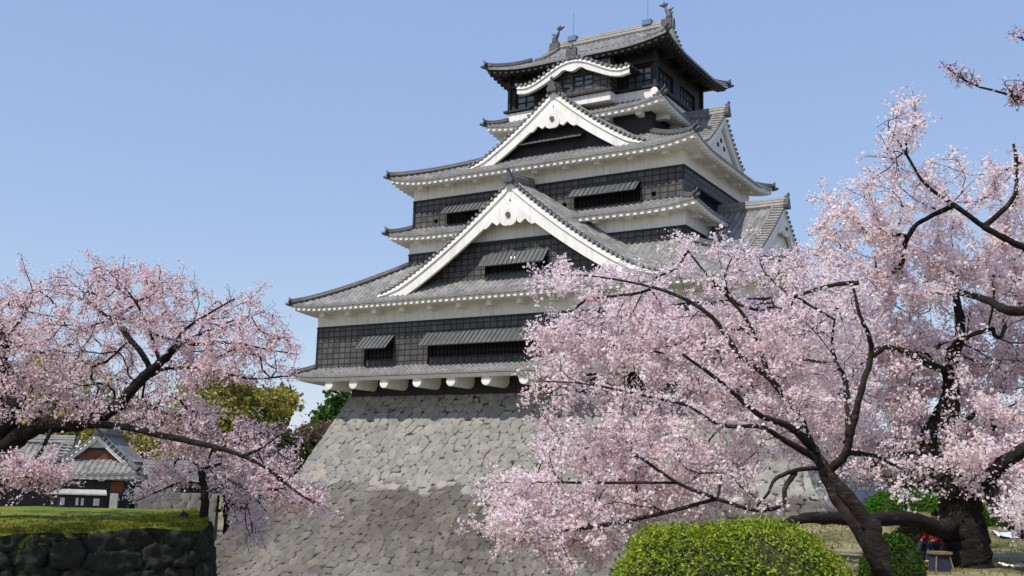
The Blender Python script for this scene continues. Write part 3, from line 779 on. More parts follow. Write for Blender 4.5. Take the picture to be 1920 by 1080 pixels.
# ------------------------------------------------------------------ growing trees
def catmull(P, n=6):
    P = [np.array(p, float) for p in P]; Q = [2*P[0]-P[1]]+P+[2*P[-1]-P[-2]]; out = []
    for i in range(1, len(Q)-2):
        for k in range(n):
            t = k/n; a, b, c, d = Q[i-1:i+3]
            out.append(.5*((2*b)+(-a+c)*t+(2*a-5*b+4*c-d)*t*t+(-a+3*b-3*c+d)*t**3))
    out.append(P[-1]); return out
def in_poly(px, py, poly):
    x, y = np.array(poly, float).T; n = len(x); r = np.zeros(px.shape, bool); j = n-1
    for i in range(n):
        c = ((y[i] > py) != (y[j] > py)) & (px < (x[j]-x[i])*(py-y[i])/(y[j]-y[i]+1e-9)+x[i]); r ^= c; j = i
    return r
class Tree:
    """a skeleton of connected nodes; limbs are laid first, then twigs grow towards points of the crown's volume"""
    def __init__(s, seed): s.p = []; s.par = []; s.r = []; s.lim = []; s.rs = np.random.RandomState(seed)
    def limb(s, pts, r0, r1, attach=True, n=6):
        """pts: world points; joined to the nearest node already there"""
        Q = catmull(pts, n); m = len(Q); par = -1
        if attach and s.p:
            A = np.array(s.p); par = int(np.argmin(((A-Q[0])**2).sum(1)))
        for i, q in enumerate(Q):
            q = q+s.rs.randn(3)*min(.02, (r0+(r1-r0)*i/m)*.08)
            s.p.append(q); s.par.append(par); s.r.append(r0+(r1-r0)*(i/(m-1))**.8); s.lim.append(True); par = len(s.p)-1
    def grow(s, T, rt=.02, seg=.3, droop=0., up=.1):
        T = np.asarray(T); cap = len(s.p)+len(T)*14+10
        A = np.zeros((cap, 3)); n = len(s.p); A[:n] = s.p
        D = np.zeros((cap, 3))
        for i in range(n): D[i] = A[i]-A[s.par[i]] if s.par[i] >= 0 else (0, 0, 1)
        D[:n] /= np.linalg.norm(D[:n], axis=1)[:, None]+1e-9
        d0 = np.array([np.min(((A[:n]-t)**2).sum(1)) for t in T]); order = np.argsort(d0)
        ends = []
        for k in order:
            t = T[k]; v = t-A[:n]; d = np.linalg.norm(v, axis=1)+1e-6
            cs = (v*D[:n]).sum(1)/d; cost = d*(1.35-.55*cs)
            j = int(np.argmin(cost)); a = A[j]; L = d[j]
            m = max(2, min(12, int(L/seg)+1))
            c = a+D[j]*L*.42+np.array([0, 0, up*L])
            par = j
            for i in range(1, m+1):
                u = i/m; q = (1-u)**2*a+2*u*(1-u)*c+u*u*t
                if i < m: q = q+s.rs.randn(3)*L*.02
                A[n] = q; dd = q-A[par]; D[n] = dd/(np.linalg.norm(dd)+1e-9)
                s.p.append(q); s.par.append(par); s.r.append(0); s.lim.append(False); par = n; n += 1
            ends.append(par)
        return ends
    def sprigs(s, ends, num, l0, l1, spread=.8, gravity=0.):
        for e in ends:
            p = np.array(s.p[e]); d = p-np.array(s.p[s.par[e]]); d /= np.linalg.norm(d)+1e-9
            for k in range(num):
                v = d+s.rs.randn(3)*spread; v[2] += gravity; v /= np.linalg.norm(v); L = l0+(l1-l0)*s.rs.rand()
                par = e
                for i in (1, 2):
                    s.p.append(p+v*L*i/2+s.rs.randn(3)*L*.05); s.par.append(par); s.r.append(0); s.lim.append(False); par = len(s.p)-1
    def finish(s, tip=.004, ex=.42, mx=.1):
        n = len(s.p); w = np.zeros(n)
        ch = np.zeros(n, int)
        for i in range(n):
            if s.par[i] >= 0: ch[s.par[i]] += 1
        for i in range(n-1, -1, -1):
            if ch[i] == 0: w[i] = max(w[i], 1)
            if s.par[i] >= 0: w[s.par[i]] += w[i]
        for i in range(n):
            r = min(mx, tip*w[i]**ex)
            s.r[i] = max(s.r[i], r) if s.lim[i] else r
        s.w = w; s.P = np.array(s.p); s.R = np.array(s.r); s.Q = np.array(s.par)
    def wood(s, name, material, parent):
        """one skin over every chain of the skeleton"""
        n = len(s.p); kids = [[] for _ in range(n)]
        for i in range(n):
            if s.par[i] >= 0: kids[s.par[i]].append(i)
        V = []; Fc = []; rs = s.rs
        starts = [(-1, i) for i in range(n) if s.par[i] < 0]
        nv = 0
        while starts:
            p0, i = starts.pop(); chain = [p0, i] if p0 >= 0 else [i]
            while kids[i]:
                ks = sorted(kids[i], key=lambda k: -(s.R[k]+1e-6*s.w[k])); nx = ks[0]
                for o_ in ks[1:]: starts.append((i, o_))
                chain.append(nx); i = nx
            if len(chain) < 2: continue
            C = s.P[chain]; R = s.R[chain].copy()
            if p0 >= 0: R[0] = min(R[0], R[1]*1.15)
            k = 10 if R.max() > .09 else 6 if R.max() > .03 else 4 if R.max() > .012 else 3
            T = np.gradient(C, axis=0); T /= np.linalg.norm(T, axis=1)[:, None]+1e-9
            a = np.cross(T[0], (0.3, .5, .81)); a /= np.linalg.norm(a)+1e-9
            th = np.arange(k)*2*math.pi/k
            for q in range(len(chain)):
                a = a-T[q]*(a@T[q]); a /= np.linalg.norm(a)+1e-9; b = np.cross(T[q], a)
                rr = R[q]*(1+.07*rs.randn(k)*(R[q] > .03))
                V.append(C[q]+(np.cos(th)*rr)[:, None]*a+(np.sin(th)*rr)[:, None]*b)
                if q:
                    o0 = nv+(q-1)*k; o1 = nv+q*k
                    for u in range(k): Fc.append((o0+u, o0+(u+1) % k, o1+(u+1) % k, o1+u))
            nv += len(chain)*k
        o = np_mesh(name, np.concatenate(V), np.array(Fc), material, parent, True); return o
    def flower_points(s, per_m, rmax=.03, jit=.06, clump=5, cj=.045):
        seg = [i for i in range(len(s.p)) if s.par[i] >= 0 and s.R[i] < rmax]
        a = s.P[s.Q[seg]]; b = s.P[seg]; L = np.linalg.norm(b-a, axis=1)
        mid = (a+b)/2; f = 2.2/(jit*22); ph = s.rs.rand(3, 3)*6.28
        nz = sum(np.sin((mid@(np.array(v)*f))+ph[0, i]) for i, v in enumerate(((1, .4, .7), (-.5, 1.1, .6), (.3, -.7, 1.3))))/3
        cnt = s.rs.poisson(L*per_m/clump*np.clip(1+1.25*nz, .12, 2.4)); k = np.repeat(np.arange(len(seg)), cnt)
        t = s.rs.rand(len(k))[:, None]; c = a[k]*(1-t)+b[k]*t+s.rs.randn(len(k), 3)*jit
        tip = 1./np.sqrt(s.w[np.array(seg)[k]])
        c2 = np.repeat(c, clump, 0)+s.rs.randn(len(c)*clump, 3)*cj
        return c2, np.repeat(np.arange(len(c)), clump), np.repeat(tip, clump)
def blossoms(tree, name, parent, C, cl, tip, size, bud=.15, petals=5, warm=0., material=None, pal=None):
    rs = tree.rs; n = len(C); k = petals
    nrm = rs.randn(n, 3); nrm[:, 2] += .35; nrm /= np.linalg.norm(nrm, axis=1)[:, None]
    a = np.cross(nrm, rs.randn(n, 3)); a /= np.linalg.norm(a, axis=1)[:, None]+1e-9; b = np.cross(nrm, a)
    sz = size*(.5+.9*rs.rand(n))*(.8+.4*rs.rand(cl.max()+1)[cl]); isb = rs.rand(n) < bud*(.5+tip)
    sz = np.where(isb, sz*.55, sz)
    th = np.arange(k)*2*math.pi/k
    rr = sz[:, None]*(.8+.35*rs.rand(n, k))
    ring = C[:, None]+(np.cos(th)[None, :]*rr)[..., None]*a[:, None]+(np.sin(th)[None, :]*rr)[..., None]*b[:, None]+nrm[:, None]*(sz*.3)[:, None, None]*(rs.rand(n, k)[..., None])
    r = rs.rand(n)[:, None]; rc = rs.rand(cl.max()+1)[cl][:, None]
    if pal is None:
        c0 = np.array([.955, .91, .915]); c1 = np.array([.94, .835, .855]); c2 = np.array([.975, .955, .955]); cb = np.array([.5, .2, .22]); cbr = np.array([.2, .09, .05])
        col = c0*(1-rc)+c1*rc; col = col*(1-.45*r)+c2*.45*r
        col = col*(1-warm)+np.array([.76, .48, .53])*warm
        col = np.where(isb[:, None], np.where(rs.rand(n)[:, None] < .75, cb, cbr), col)
    else:
        pal = np.array(pal); i0 = rs.randint(0, len(pal), cl.max()+1)[cl]; i1 = rs.randint(0, len(pal), n)
        col = pal[i0]*.65+pal[i1]*.35; col = col*(.75+.5*r)
    if k == 4:
        V = ring.reshape(-1, 3); Fc = np.arange(n*4).reshape(-1, 4); CC = np.repeat(col, 4, 0)
    else:
        V = np.concatenate([C[:, None]-nrm[:, None]*(sz*.12)[:, None, None], ring], 1).reshape(-1, 3); base = np.arange(n)[:, None]*(k+1)
        Fc = np.stack([np.concatenate([base, base+1+u, base+1+(u+1) % k], 1) for u in range(k)], 1).reshape(-1, 3)
        cc = np.repeat(col[:, None], k+1, 1); 
        if pal is None: cc[:, 0] = cc[:, 0]*np.array([.93, .8, .82])
        CC = cc.reshape(-1, 3)
    return leafmesh(name, V, Fc, CC, material or MT['petal'], parent)
def targets(tree, regs):
    """regs: (outline in the photograph, nearest, farthest, number): points spread through that volume"""
    out = []
    for poly, y0, y1, n in regs:
        P = np.array(poly, float); lo, hi = P.min(0), P.max(0); k = 0
        while k < n:
            px = lo[0]+(hi[0]-lo[0])*tree.rs.rand(n*2); py = lo[1]+(hi[1]-lo[1])*tree.rs.rand(n*2); m = in_poly(px, py, P)
            for x, y in zip(px[m], py[m]):
                if k >= n: break
                out.append(at(x, y, y0+(y1-y0)*tree.rs.rand())); k += 1
    return np.array(out)
def cherry(label, seed, base, trunk, limbs, regs, dens, size, bud=.15, warm=0., bark='bark', seg=.3, sprig=(3, .15, .4), petals=5, up=.1, tip=.004, clump=5, cj=.045, jit=.06, mx=.1, group='cherry trees in bloom'):
    root = empty('cherry_tree', base); tag(root, label, 'tree', group)
    t = Tree(seed); off = np.array(base)
    t.limb([np.array(p) for p in trunk[0]], trunk[1], trunk[2], False)
    for pts, a, b in limbs: t.limb([at(*p) for p in pts], a, b)
    e = t.grow(targets(t, regs), seg=seg, up=up)
    t.sprigs(e, *sprig)
    t.finish(tip=tip, mx=mx)
    C, cl, tp = t.flower_points(*dens, jit=jit, clump=clump, cj=cj)
    t.P = t.P-off
    t.wood('trunk', MT[bark], root)
    blossoms(t, 'crown', root, C-off, cl, tp, size, bud, petals, warm)
    print(label[:30], len(t.p), 'nodes', len(C), 'flowers')
    return root
def gp(px, py, Y):
    p = at(px, py, Y); return np.array([p[0], p[1], float(ground_z(p[0], p[1]))])

# R1: the slender many-stemmed tree beside the hedge
g1 = gp(1672, 1190, 12.5)
cherry('slender cherry tree in bloom with many thin stems leaning left beside the clipped hedge', 11, tuple(g1),
       ([g1+np.array([0, 0, -.15]), at(1662, 1110, 12.5), at(1648, 1050, 12.5), at(1632, 985, 12.5)], .14, .115),
       [([(1632, 985, 12.5), (1595, 940, 12.5), (1545, 878, 12.6), (1522, 838, 12.7), (1490, 770, 12.7), (1445, 712, 12.8), (1385, 665, 12.8)], .105, .025),
        ([(1652, 1075, 12.3), (1602, 985, 12.2), (1568, 940, 12.3), (1545, 890, 12.3), (1530, 850, 12.2)], .075, .045),
        ([(1550, 885, 12.6), (1583, 855, 12.4), (1597, 805, 12.3), (1612, 740, 12.2), (1633, 670, 12.2), (1630, 632, 12.1), (1612, 590, 12), (1600, 540, 12)], .062, .016),
        ([(1593, 815, 12.3), (1588, 745, 12.5), (1572, 690, 12.6), (1500, 672, 12.8)], .05, .02),
        ([(1572, 690, 12.6), (1560, 650, 12.5), (1565, 600, 12.4)], .03, .012),
        ([(1515, 830, 12.6), (1480, 800, 12.4), (1420, 775, 12.2), (1350, 715, 12), (1280, 665, 11.8)], .055, .015),
        ([(1535, 862, 12.6), (1475, 828, 12.3), (1425, 800, 12.1), (1355, 798, 12), (1290, 760, 12)], .045, .014),
        ([(1540, 878, 12.5), (1500, 880, 12.3), (1455, 897, 12.1), (1440, 925, 12), (1418, 950, 12)], .035, .012),
        ([(1490, 888, 12.3), (1472, 915, 12.1), (1468, 945, 12), (1420, 957, 11.9), (1345, 935, 11.8), (1270, 905, 11.8), (1190, 850, 11.8)], .038, .008),
        ([(1590, 850, 12.4), (1640, 855, 12.6), (1690, 880, 12.9)], .04, .01),
        ([(1385, 665, 12.8), (1330, 590, 12.8), (1245, 545, 12.9), (1130, 520, 13), (1050, 515, 13)], .035, .01),
        ([(1290, 760, 12), (1200, 740, 12), (1100, 720, 12), (1020, 715, 12)], .02, .008),
        ([(1270, 905, 11.8), (1150, 905, 12), (1040, 905, 12.2), (930, 905, 12.4)], .014, .005),
        ([(1345, 935, 11.8), (1230, 965, 12), (1100, 990, 12), (980, 1000, 12)], .016, .005),
        ([(1445, 712, 12.8), (1400, 600, 12.9), (1330, 520, 13), (1290, 470, 13)], .03, .01),
        ([(1490, 555, 12.2), (1560, 535, 12.3), (1610, 530, 12.2)], .02, .03)],
       [([(1000, 510), (1060, 495), (1160, 510), (1230, 480), (1300, 455), (1390, 445), (1440, 500), (1500, 560), (1500, 760), (1380, 800), (1270, 760), (1150, 720), (1000, 700), (985, 650), (1040, 600), (1110, 570), (1010, 540)], 12.6, 15, 250),
        ([(1010, 600), (1120, 560), (1500, 560), (1620, 600), (1640, 800), (1560, 850), (1420, 860), (1250, 880), (1060, 850), (1000, 790), (1090, 760), (1000, 740), (960, 720), (1030, 690)], 12.4, 15, 300),
        ([(880, 905), (930, 890), (1010, 880), (1000, 840), (1060, 790), (1300, 820), (1430, 880), (1420, 940), (1300, 960), (1180, 960), (1060, 930), (960, 935), (900, 920)], 11.9, 14, 190),
        ([(865, 985), (960, 950), (1060, 930), (1250, 950), (1230, 985), (1150, 1030), (1100, 1060), (1030, 1050), (985, 1020), (920, 1000)], 11.5, 13.6, 110),
        ([(1380, 450), (1500, 480), (1640, 520), (1650, 640), (1560, 700), (1460, 640)], 12.6, 15, 70)],
       (150, .03), .018, .16, .04, seg=.22, sprig=(3, .1, .3), tip=.0022, clump=10, cj=.036, jit=.04, mx=.022)
# R2: the big old tree behind it, its crown filling the right side
g2 = gp(1815, 1062, 25)
cherry('big old cherry tree with a thick dark trunk and a wide crown on the right', 23, tuple(g2),
       ([g2+np.array([0, 0, -.3]), at(1812, 1040, 25), at(1805, 990, 25), at(1800, 945, 25), at(1795, 915, 25)], .62, .42),
       [([(1795, 915, 25), (1770, 890, 25.2), (1745, 855, 25.4), (1738, 825, 25.6), (1760, 780, 25.8), (1780, 740, 25.8), (1782, 690, 25.6), (1760, 690, 25.4), (1700, 660, 25), (1660, 650, 25)], .3, .06),
        ([(1778, 790, 25.8), (1782, 735, 25.8), (1784, 680, 25.6), (1800, 620, 25.4), (1790, 540, 25)], .26, .08),
        ([(1800, 925, 25), (1840, 905, 24.5), (1880, 870, 24), (1940, 830, 23.5), (2000, 790, 23)], .24, .1),
        ([(1810, 975, 25), (1765, 990, 24.5), (1700, 972, 24), (1620, 975, 23.6), (1530, 970, 23.3), (1480, 980, 23.2), (1420, 1010, 23.2)], .24, .08),
        ([(1850, 905, 24.5), (1868, 940, 24), (1895, 985, 23.5), (1930, 1010, 23)], .2, .08),
        ([(1790, 545, 25), (1850, 562, 24.5), (1890, 582, 24), (1950, 580, 24)], .06, .125),
        ([(1950, 480, 24), (1900, 455, 24), (1845, 425, 24), (1790, 385, 24), (1735, 345, 24), (1700, 290, 24.2), (1665, 235, 24.4)], .095, .018),
        ([(1790, 385, 24), (1760, 398, 24.3), (1715, 425, 24.6), (1695, 465, 24.8), (1690, 500, 25)], .05, .07),
        ([(1690, 440, 24.8), (1630, 438, 24.9), (1600, 405, 25)], .05, .02),
        ([(1700, 290, 24.2), (1702, 250, 24.2), (1735, 225, 24.2)], .03, .012),
        ([(1845, 425, 24), (1900, 370, 24), (1905, 300, 24), (1900, 270, 24)], .07, .03),
        ([(1690, 500, 25), (1650, 520, 25), (1640, 480, 25)], .06, .02),
        ([(1660, 650, 25), (1600, 700, 25), (1560, 760, 25.4)], .05, .02)],
       [([(1640, 230), (1700, 205), (1750, 210), (1770, 260), (1740, 300), (1690, 320), (1640, 290)], 23.6, 25.2, 13),
        ([(1510, 380), (1600, 330), (1690, 300), (1800, 300), (1860, 320), (1930, 270), (1960, 480), (1800, 520), (1640, 480), (1540, 440)], 24.3, 27.2, 84),
        ([(1480, 470), (1560, 430), (1700, 480), (1960, 450), (1980, 700), (1700, 700), (1560, 640)], 24.8, 28.5, 220),
        ([(1460, 640), (1700, 640), (1980, 640), (1980, 830), (1800, 890), (1500, 880), (1400, 800)], 24.8, 28.5, 290),
        ([(1560, 850), (1700, 850), (1960, 820), (1960, 960), (1890, 930), (1750, 915), (1640, 905), (1560, 890)], 24, 27.5, 110),
        ([(1870, 940), (1960, 900), (1960, 1000), (1890, 990)], 22, 23.5, 22)],
       (120, .05), .034, .14, 0., 'bark2', seg=.45, sprig=(3, .2, .6), tip=.006, clump=11, cj=.075, jit=.08, mx=.09)
# L1: the old tree at the left edge of the terrace
g3 = at(-75, 960, 22); g3[2] = LAWN(g3[0], g3[1])
cherry('old cherry tree on the terrace with dark limbs reaching in from the left edge', 37, tuple(g3),
       ([g3+np.array([0, 0, -.2]), at(-70, 925, 22), at(-45, 885, 22), at(-20, 850, 22)], .48, .36),
       [([(-20, 850, 22), (12, 800, 22), (30, 755, 22), (18, 715, 22), (0, 675, 22), (10, 640, 22), (-20, 600, 22)], .25, .1),
        ([(-35, 880, 22), (10, 840, 21.8), (50, 808, 21.6), (100, 795, 21.5), (150, 795, 21.4), (215, 765, 21.3), (255, 722, 21.2), (300, 680, 21.1), (333, 648, 21)], .24, .07),
        ([(333, 648, 21), (340, 625, 21), (375, 598, 21), (440, 560, 21)], .05, .015),
        ([(333, 648, 21), (400, 615, 20.8), (440, 600, 20.8)], .045, .012),
        ([(333, 648, 21), (430, 642, 20.7), (500, 655, 20.6), (560, 665, 20.6)], .04, .01),
        ([(270, 710, 21.2), (320, 690, 21), (400, 695, 20.8), (470, 710, 20.8), (540, 705, 20.6)], .05, .012),
        ([(255, 722, 21.2), (280, 690, 21.3), (230, 620, 21.6), (160, 565, 22), (100, 545, 22)], .045, .012),
        ([(300, 680, 21.1), (280, 620, 21), (250, 560, 21), (200, 505, 21)], .04, .01),
        ([(150, 795, 21.4), (230, 800, 20.9), (330, 822, 20.2), (400, 838, 19.8), (455, 855, 19.6), (500, 878, 19.5), (560, 925, 19.4), (600, 950, 19.4)], .085, .01),
        ([(455, 855, 19.6), (490, 840, 19.6), (530, 812, 19.6)], .04, .01),
        ([(400, 838, 20.8), (390, 870, 20.7), (405, 895, 20.6)], .03, .01),
        ([(10, 640, 22), (60, 560, 22.3), (45, 500, 22.5), (40, 475, 22.5)], .022, .004),
        ([(100, 795, 21.5), (80, 840, 21), (60, 880, 20.6), (90, 910, 20.4)], .05, .012),
        ([(-20, 600, 22), (-60, 500, 22)], .08, .03)],
       [([(-60, 560), (0, 530), (60, 540), (110, 520), (190, 500), (260, 510), (330, 520), (400, 530), (470, 560), (530, 590), (460, 610), (340, 640), (240, 660), (100, 660), (-60, 680)], 20.5, 25, 210),
        ([(330, 640), (450, 600), (540, 630), (560, 660), (480, 670), (540, 690), (560, 710), (450, 720), (300, 720)], 20, 23.5, 70),
        ([(-60, 640), (120, 640), (280, 680), (330, 730), (420, 780), (330, 815), (250, 798), (110, 785), (60, 785), (-60, 800)], 20.5, 25, 230),
        ([(240, 790), (330, 760), (460, 790), (560, 810), (570, 870), (480, 900), (400, 870), (300, 840)], 20, 22.5, 90),
        ([(-60, 880), (20, 862), (95, 875), (125, 900), (90, 920), (30, 910), (-60, 910)], 19.5, 21, 55),
        ([(470, 880), (560, 900), (620, 950), (560, 950), (500, 920)], 19.5, 20.5, 20)],
       (95, .04), .023, .28, .24, 'bark2', seg=.35, sprig=(3, .15, .5), tip=.0045, clump=9, cj=.05, jit=.05, mx=.06)
# L2: the little tree at the end of the terrace
g4 = at(382, 972, 23.2); g4[2] = LAWN(g4[0], g4[1])
cherry('small cherry tree with a straight trunk at the corner of the lawn', 41, tuple(g4),
       ([g4+np.array([0, 0, -.1]), at(384, 940, 23.2), at(381, 905, 23.2), at(378, 880, 23.2)], .1, .075),
       [([(381, 908, 23.2), (340, 905, 23), (300, 920, 22.8), (255, 940, 22.7)], .04, .012), ([(380, 895, 23.2), (430, 900, 23), (470, 925, 22.8), (500, 960, 22.6)], .04, .012),
        ([(378, 880, 23.2), (350, 860, 23.2), (300, 865, 23)], .04, .012), ([(378, 880, 23.2), (420, 870, 23), (450, 890, 22.8)], .04, .012), ([(470, 925, 22.8), (460, 970, 22.6), (470, 1010, 22.5)], .02, .008)],
       [([(240, 935), (270, 900), (310, 870), (360, 850), (440, 860), (490, 910), (510, 960), (490, 1000), (500, 1020), (470, 1030), (435, 960), (410, 915), (350, 905), (280, 930)], 22.4, 24.6, 110)],
       (110, .04), .024, .15, .05, seg=.3, sprig=(3, .15, .35), tip=.0045, clump=6, cj=.05, jit=.04, mx=.05)
# the spray that hangs in at the top right
g5 = gp(2150, 1000, 10)
cherry('cherry branch with few flowers hanging in against the sky at the top right', 53, tuple(g5),
       ([g5+np.array([0, 0, -.1]), at(2160, 800, 10), at(2180, 500, 10), at(2150, 300, 10)], .25, .14),
       [([(2150, 300, 10), (2040, 230, 9.8), (1960, 205, 9.7), (1890, 178, 9.6), (1830, 160, 9.6), (1790, 138, 9.6), (1763, 115, 9.6)], .028, .004), ([(2040, 230, 9.8), (1980, 120, 9.8), (1920, 75, 9.8), (1895, 68, 9.8)], .014, .003)],
       [([(1870, 150), (1935, 150), (1960, 210), (1900, 200)], 9.4, 9.9, 26), ([(1775, 118), (1800, 130), (1850, 160), (1830, 170), (1785, 140)], 9.55, 9.65, 12), ([(1890, 55), (1930, 60), (1930, 80), (1895, 75)], 9.7, 9.9, 3), ([(1960, 100), (2100, 100), (2200, 300), (2050, 330)], 9, 11, 60)],
       (75, .012), .014, .55, .2, seg=.15, sprig=(2, .03, .1), tip=.003, clump=4, cj=.02, jit=.015, mx=.03)

# ------------------------------------------------------------------ trees with leaves
def leaf_tree(name, label, seed, base, trunk, regs, pal, dens, size, seg=.8, sprig=(3, .4, .9), r0=.25, jit=.15, clump=6, cj=.16, group=None):
    root = empty(name, base); tag(root, label, 'tree', group); t = Tree(seed); off = np.array(base)
    t.limb([np.array(p) for p in trunk], r0, r0*.45, False)
    e = t.grow(targets(t, regs), seg=seg); t.sprigs(e, *sprig); t.finish(tip=.01, mx=.1)
    C, cl, tp = t.flower_points(dens, rmax=.06, jit=jit, clump=clump, cj=cj); t.P = t.P-off
    t.wood('trunk', MT['bark'], root)
    blossoms(t, 'crown', root, C-off, cl, tp, size, 0, 4, material=MT['leaf'], pal=pal)
    return root
YG = [(.36, .33, .07), (.27, .28, .06), (.42, .36, .11), (.17, .21, .04), (.36, .27, .12)]
DG = [(.02, .045, .012), (.035, .07, .015), (.015, .03, .01), (.05, .085, .02)]
BR = [(.17, .1, .08), (.22, .15, .12), (.12, .1, .06), (.1, .12, .05)]
GR = [(.06, .13, .025), (.09, .18, .03), (.04, .09, .02)]
def lt(name, label, seed, px, pyb, Yd, pyt, regs, pal, dens=26, size=.13, **k):
    b = gp(px, pyb, Yd); leaf_tree(name, label, seed, tuple(b), [b, (b*2+at(px, pyt, Yd))/3, at(px+4, pyt, Yd)], regs, pal, dens, size, **k)
lt('leafy_tree', 'broad tree with fresh yellow-green leaves behind the old cherry on the left', 61, 430, 940, 101, 800,
   [([(320, 780), (345, 700), (400, 690), (450, 715), (510, 715), (548, 745), (540, 800), (560, 850), (520, 890), (330, 900), (290, 840)], 97, 108, 230)], YG, size=.2, dens=20, r0=.4, seg=1.2, sprig=(3, .7, 1.5), cj=.28, jit=.28)
lt('leafy_tree', 'yellow-green tree showing through the blossom beside the left limb of the old cherry', 62, 95, 940, 118, 780,
   [([(20, 760), (60, 670), (150, 680), (250, 740), (300, 800), (200, 840), (40, 830)], 115, 124, 150)], YG, size=.22, dens=18, r0=.4, seg=1.3, sprig=(3, .8, 1.6), cj=.3, jit=.3)
lt('evergreen_tree', 'dark evergreen tree close to the left foot of the stone base', 63, 500, 950, 98, 870,
   [([(430, 900), (450, 850), (500, 830), (550, 850), (575, 880), (540, 940), (440, 950)], 94, 101, 130)], DG, size=.2, dens=26, r0=.3, seg=1.2, sprig=(3, .7, 1.4), cj=.25, jit=.25)
lt('leafy_tree', 'small bright green tree peeping out behind the left edge of the stone base', 64, 640, 900, 135, 790,
   [([(600, 790), (612, 762), (640, 748), (690, 760), (690, 830), (610, 830)], 128, 140, 60)], GR, size=.26, dens=20, r0=.3, seg=1.3, sprig=(3, .8, 1.6), cj=.35, jit=.3)
lt('leafy_tree', 'russet budding tree rising behind the left slope of the stone base', 65, 585, 920, 120, 830,
   [([(530, 880), (545, 830), (575, 800), (620, 785), (660, 800), (660, 880), (560, 920)], 114, 126, 110)], BR, size=.17, dens=20, r0=.3, seg=1.2, sprig=(4, .8, 1.6), cj=.3, jit=.3)
for i, (px, pt_, w_) in enumerate(((-60, 800, 120), (330, 800, 90), (1700, 830, 120), (1850, 810, 120), (1990, 790, 120))):
    Yd = 150 if i < 2 else 115
    lab = ('far dark tree behind the roofs of the left gatehouse', 'far olive tree between the gatehouse and the stone base', 'far green tree behind the trunk of the big old cherry', 'far green tree behind the blossom right of the big trunk', 'far green tree beyond the right edge')[i]
    lt('leafy_tree', lab, 70+i, px, 930, Yd, pt_+70, [([(px-w_, 900), (px-w_*.7, pt_+30), (px, pt_), (px+w_*.8, pt_+40), (px+w_, 910)], Yd-5, Yd+7, 120)], DG+GR if i != 1 else YG, size=.32, dens=14, r0=.35, seg=1.5, sprig=(3, .9, 1.8), cj=.4, jit=.4)

# ------------------------------------------------------------------ clipped hedges
def hedge(label, c, lobes, n, size, pal, seed, cat='hedge', name='hedge', fuzz=.05):
    """lobes: (dx, dy, rx, ry, rz) half-ellipsoids standing on z=c.z, covered in small leaves"""
    rs = np.random.RandomState(seed); root = empty(name, tuple(c)); tag(root, label, cat)
    mb = MB()
    def inside(p, k, s=1.):
        for j, (dx, dy, rx, ry, rz) in enumerate(lobes):
            if j != k and (abs((p[:, 0]-dx)/rx)**2.6+abs((p[:, 1]-dy)/ry)**2.6+abs(p[:, 2]/rz)**2.6 < .93).any: pass
        return None
    pts = []; nr = []
    tot = sum(l[2]*l[3]+l[4]*(l[2]+l[3]) for l in lobes)
    for k, (dx, dy, rx, ry, rz) in enumerate(lobes):
        m = int(n*(rx*ry+rz*(rx+ry))/tot); d = rs.randn(m, 3); d[:, 2] = np.abs(d[:, 2]); d /= np.linalg.norm(d, axis=1)[:, None]
        e = 2.7; q = (np.abs(d)**e).sum(1)**(-1/e)
        u = d*q[:, None]; p = u*np.array([rx, ry, rz])
        und = 1+.05*np.sin(p[:, 0]*4.1+k)*np.sin(p[:, 1]*3.3)+.03*np.sin(p[:, 0]*9+2)*np.cos(p[:, 2]*8)
        p = p*und[:, None]+np.array([dx, dy, 0]); g = np.sign(u)*np.abs(u)**(e-1)/np.array([rx, ry, rz]); g /= np.linalg.norm(g, axis=1)[:, None]
        ok = np.ones(m, bool)
        for j, (ex, ey, ax, ay, az) in enumerate(lobes):
            if j != k: ok &= (np.abs((p[:, 0]-ex)/ax)**e+np.abs((p[:, 1]-ey)/ay)**e+np.abs(p[:, 2]/az)**e) > .85
        pts.append(p[ok]); nr.append(g[ok])
        N_ = 24; rows = []
        for i in range(N_+1):
            a = math.pi/2*i/N_; row = []
            for j in range(33):
                b = 2*math.pi*j/32; v = np.array([math.cos(a)*math.cos(b), math.cos(a)*math.sin(b), math.sin(a)]); v = v*((np.abs(v)**e).sum()**(-1/e))
                row.append((dx+v[0]*rx*.93, dy+v[1]*ry*.93, v[2]*rz*.94))
            rows.append(row)
        mb.grid(rows)
    mb.build('stems', MT['hedgecore'], root)
    p = np.concatenate(pts); g = np.concatenate(nr); m = len(p)
    cell = np.floor(p/.065).astype(int); hsh = (cell[:, 0]*7349+cell[:, 1]*9151+cell[:, 2]*5527) % 997/997.
    p = p+g*(rs.rand(m)-.75)[:, None]*fuzz*2+g*(hsh-.5)[:, None]*fuzz
    nrm = g*.7+rs.randn(m, 3)*.6; nrm /= np.linalg.norm(nrm, axis=1)[:, None]
    a = np.cross(nrm, rs.randn(m, 3)); a /= np.linalg.norm(a, axis=1)[:, None]; b = np.cross(nrm, a); sz = size*(.6+.7*rs.rand(m))[:, None]
    V = np.stack([p-a*sz, p-b*sz*.5+nrm*sz*.15, p+a*sz, p+b*sz*.5+nrm*sz*.15], 1).reshape(-1, 3)
    pal = np.array(pal); col = pal[rs.randint(0, len(pal), m)]*.6+pal[(hsh*len(pal)).astype(int) % len(pal)]*.4; col = col*(.7+.6*rs.rand(m))[:, None]
    leafmesh('leaves', V, np.arange(m*4).reshape(-1, 4), np.repeat(col, 4, 0), MT['leaf'], root)
    return root
MT['hedgecore'] = simple('hedge_twigs', (.035, .04, .012), .95, .4, 8, .5)
LIME = [(.25, .34, .03), (.32, .4, .04), (.2, .32, .025), (.36, .36, .07), (.07, .11, .015)]
h0 = at(1372, 1000, 11.2)
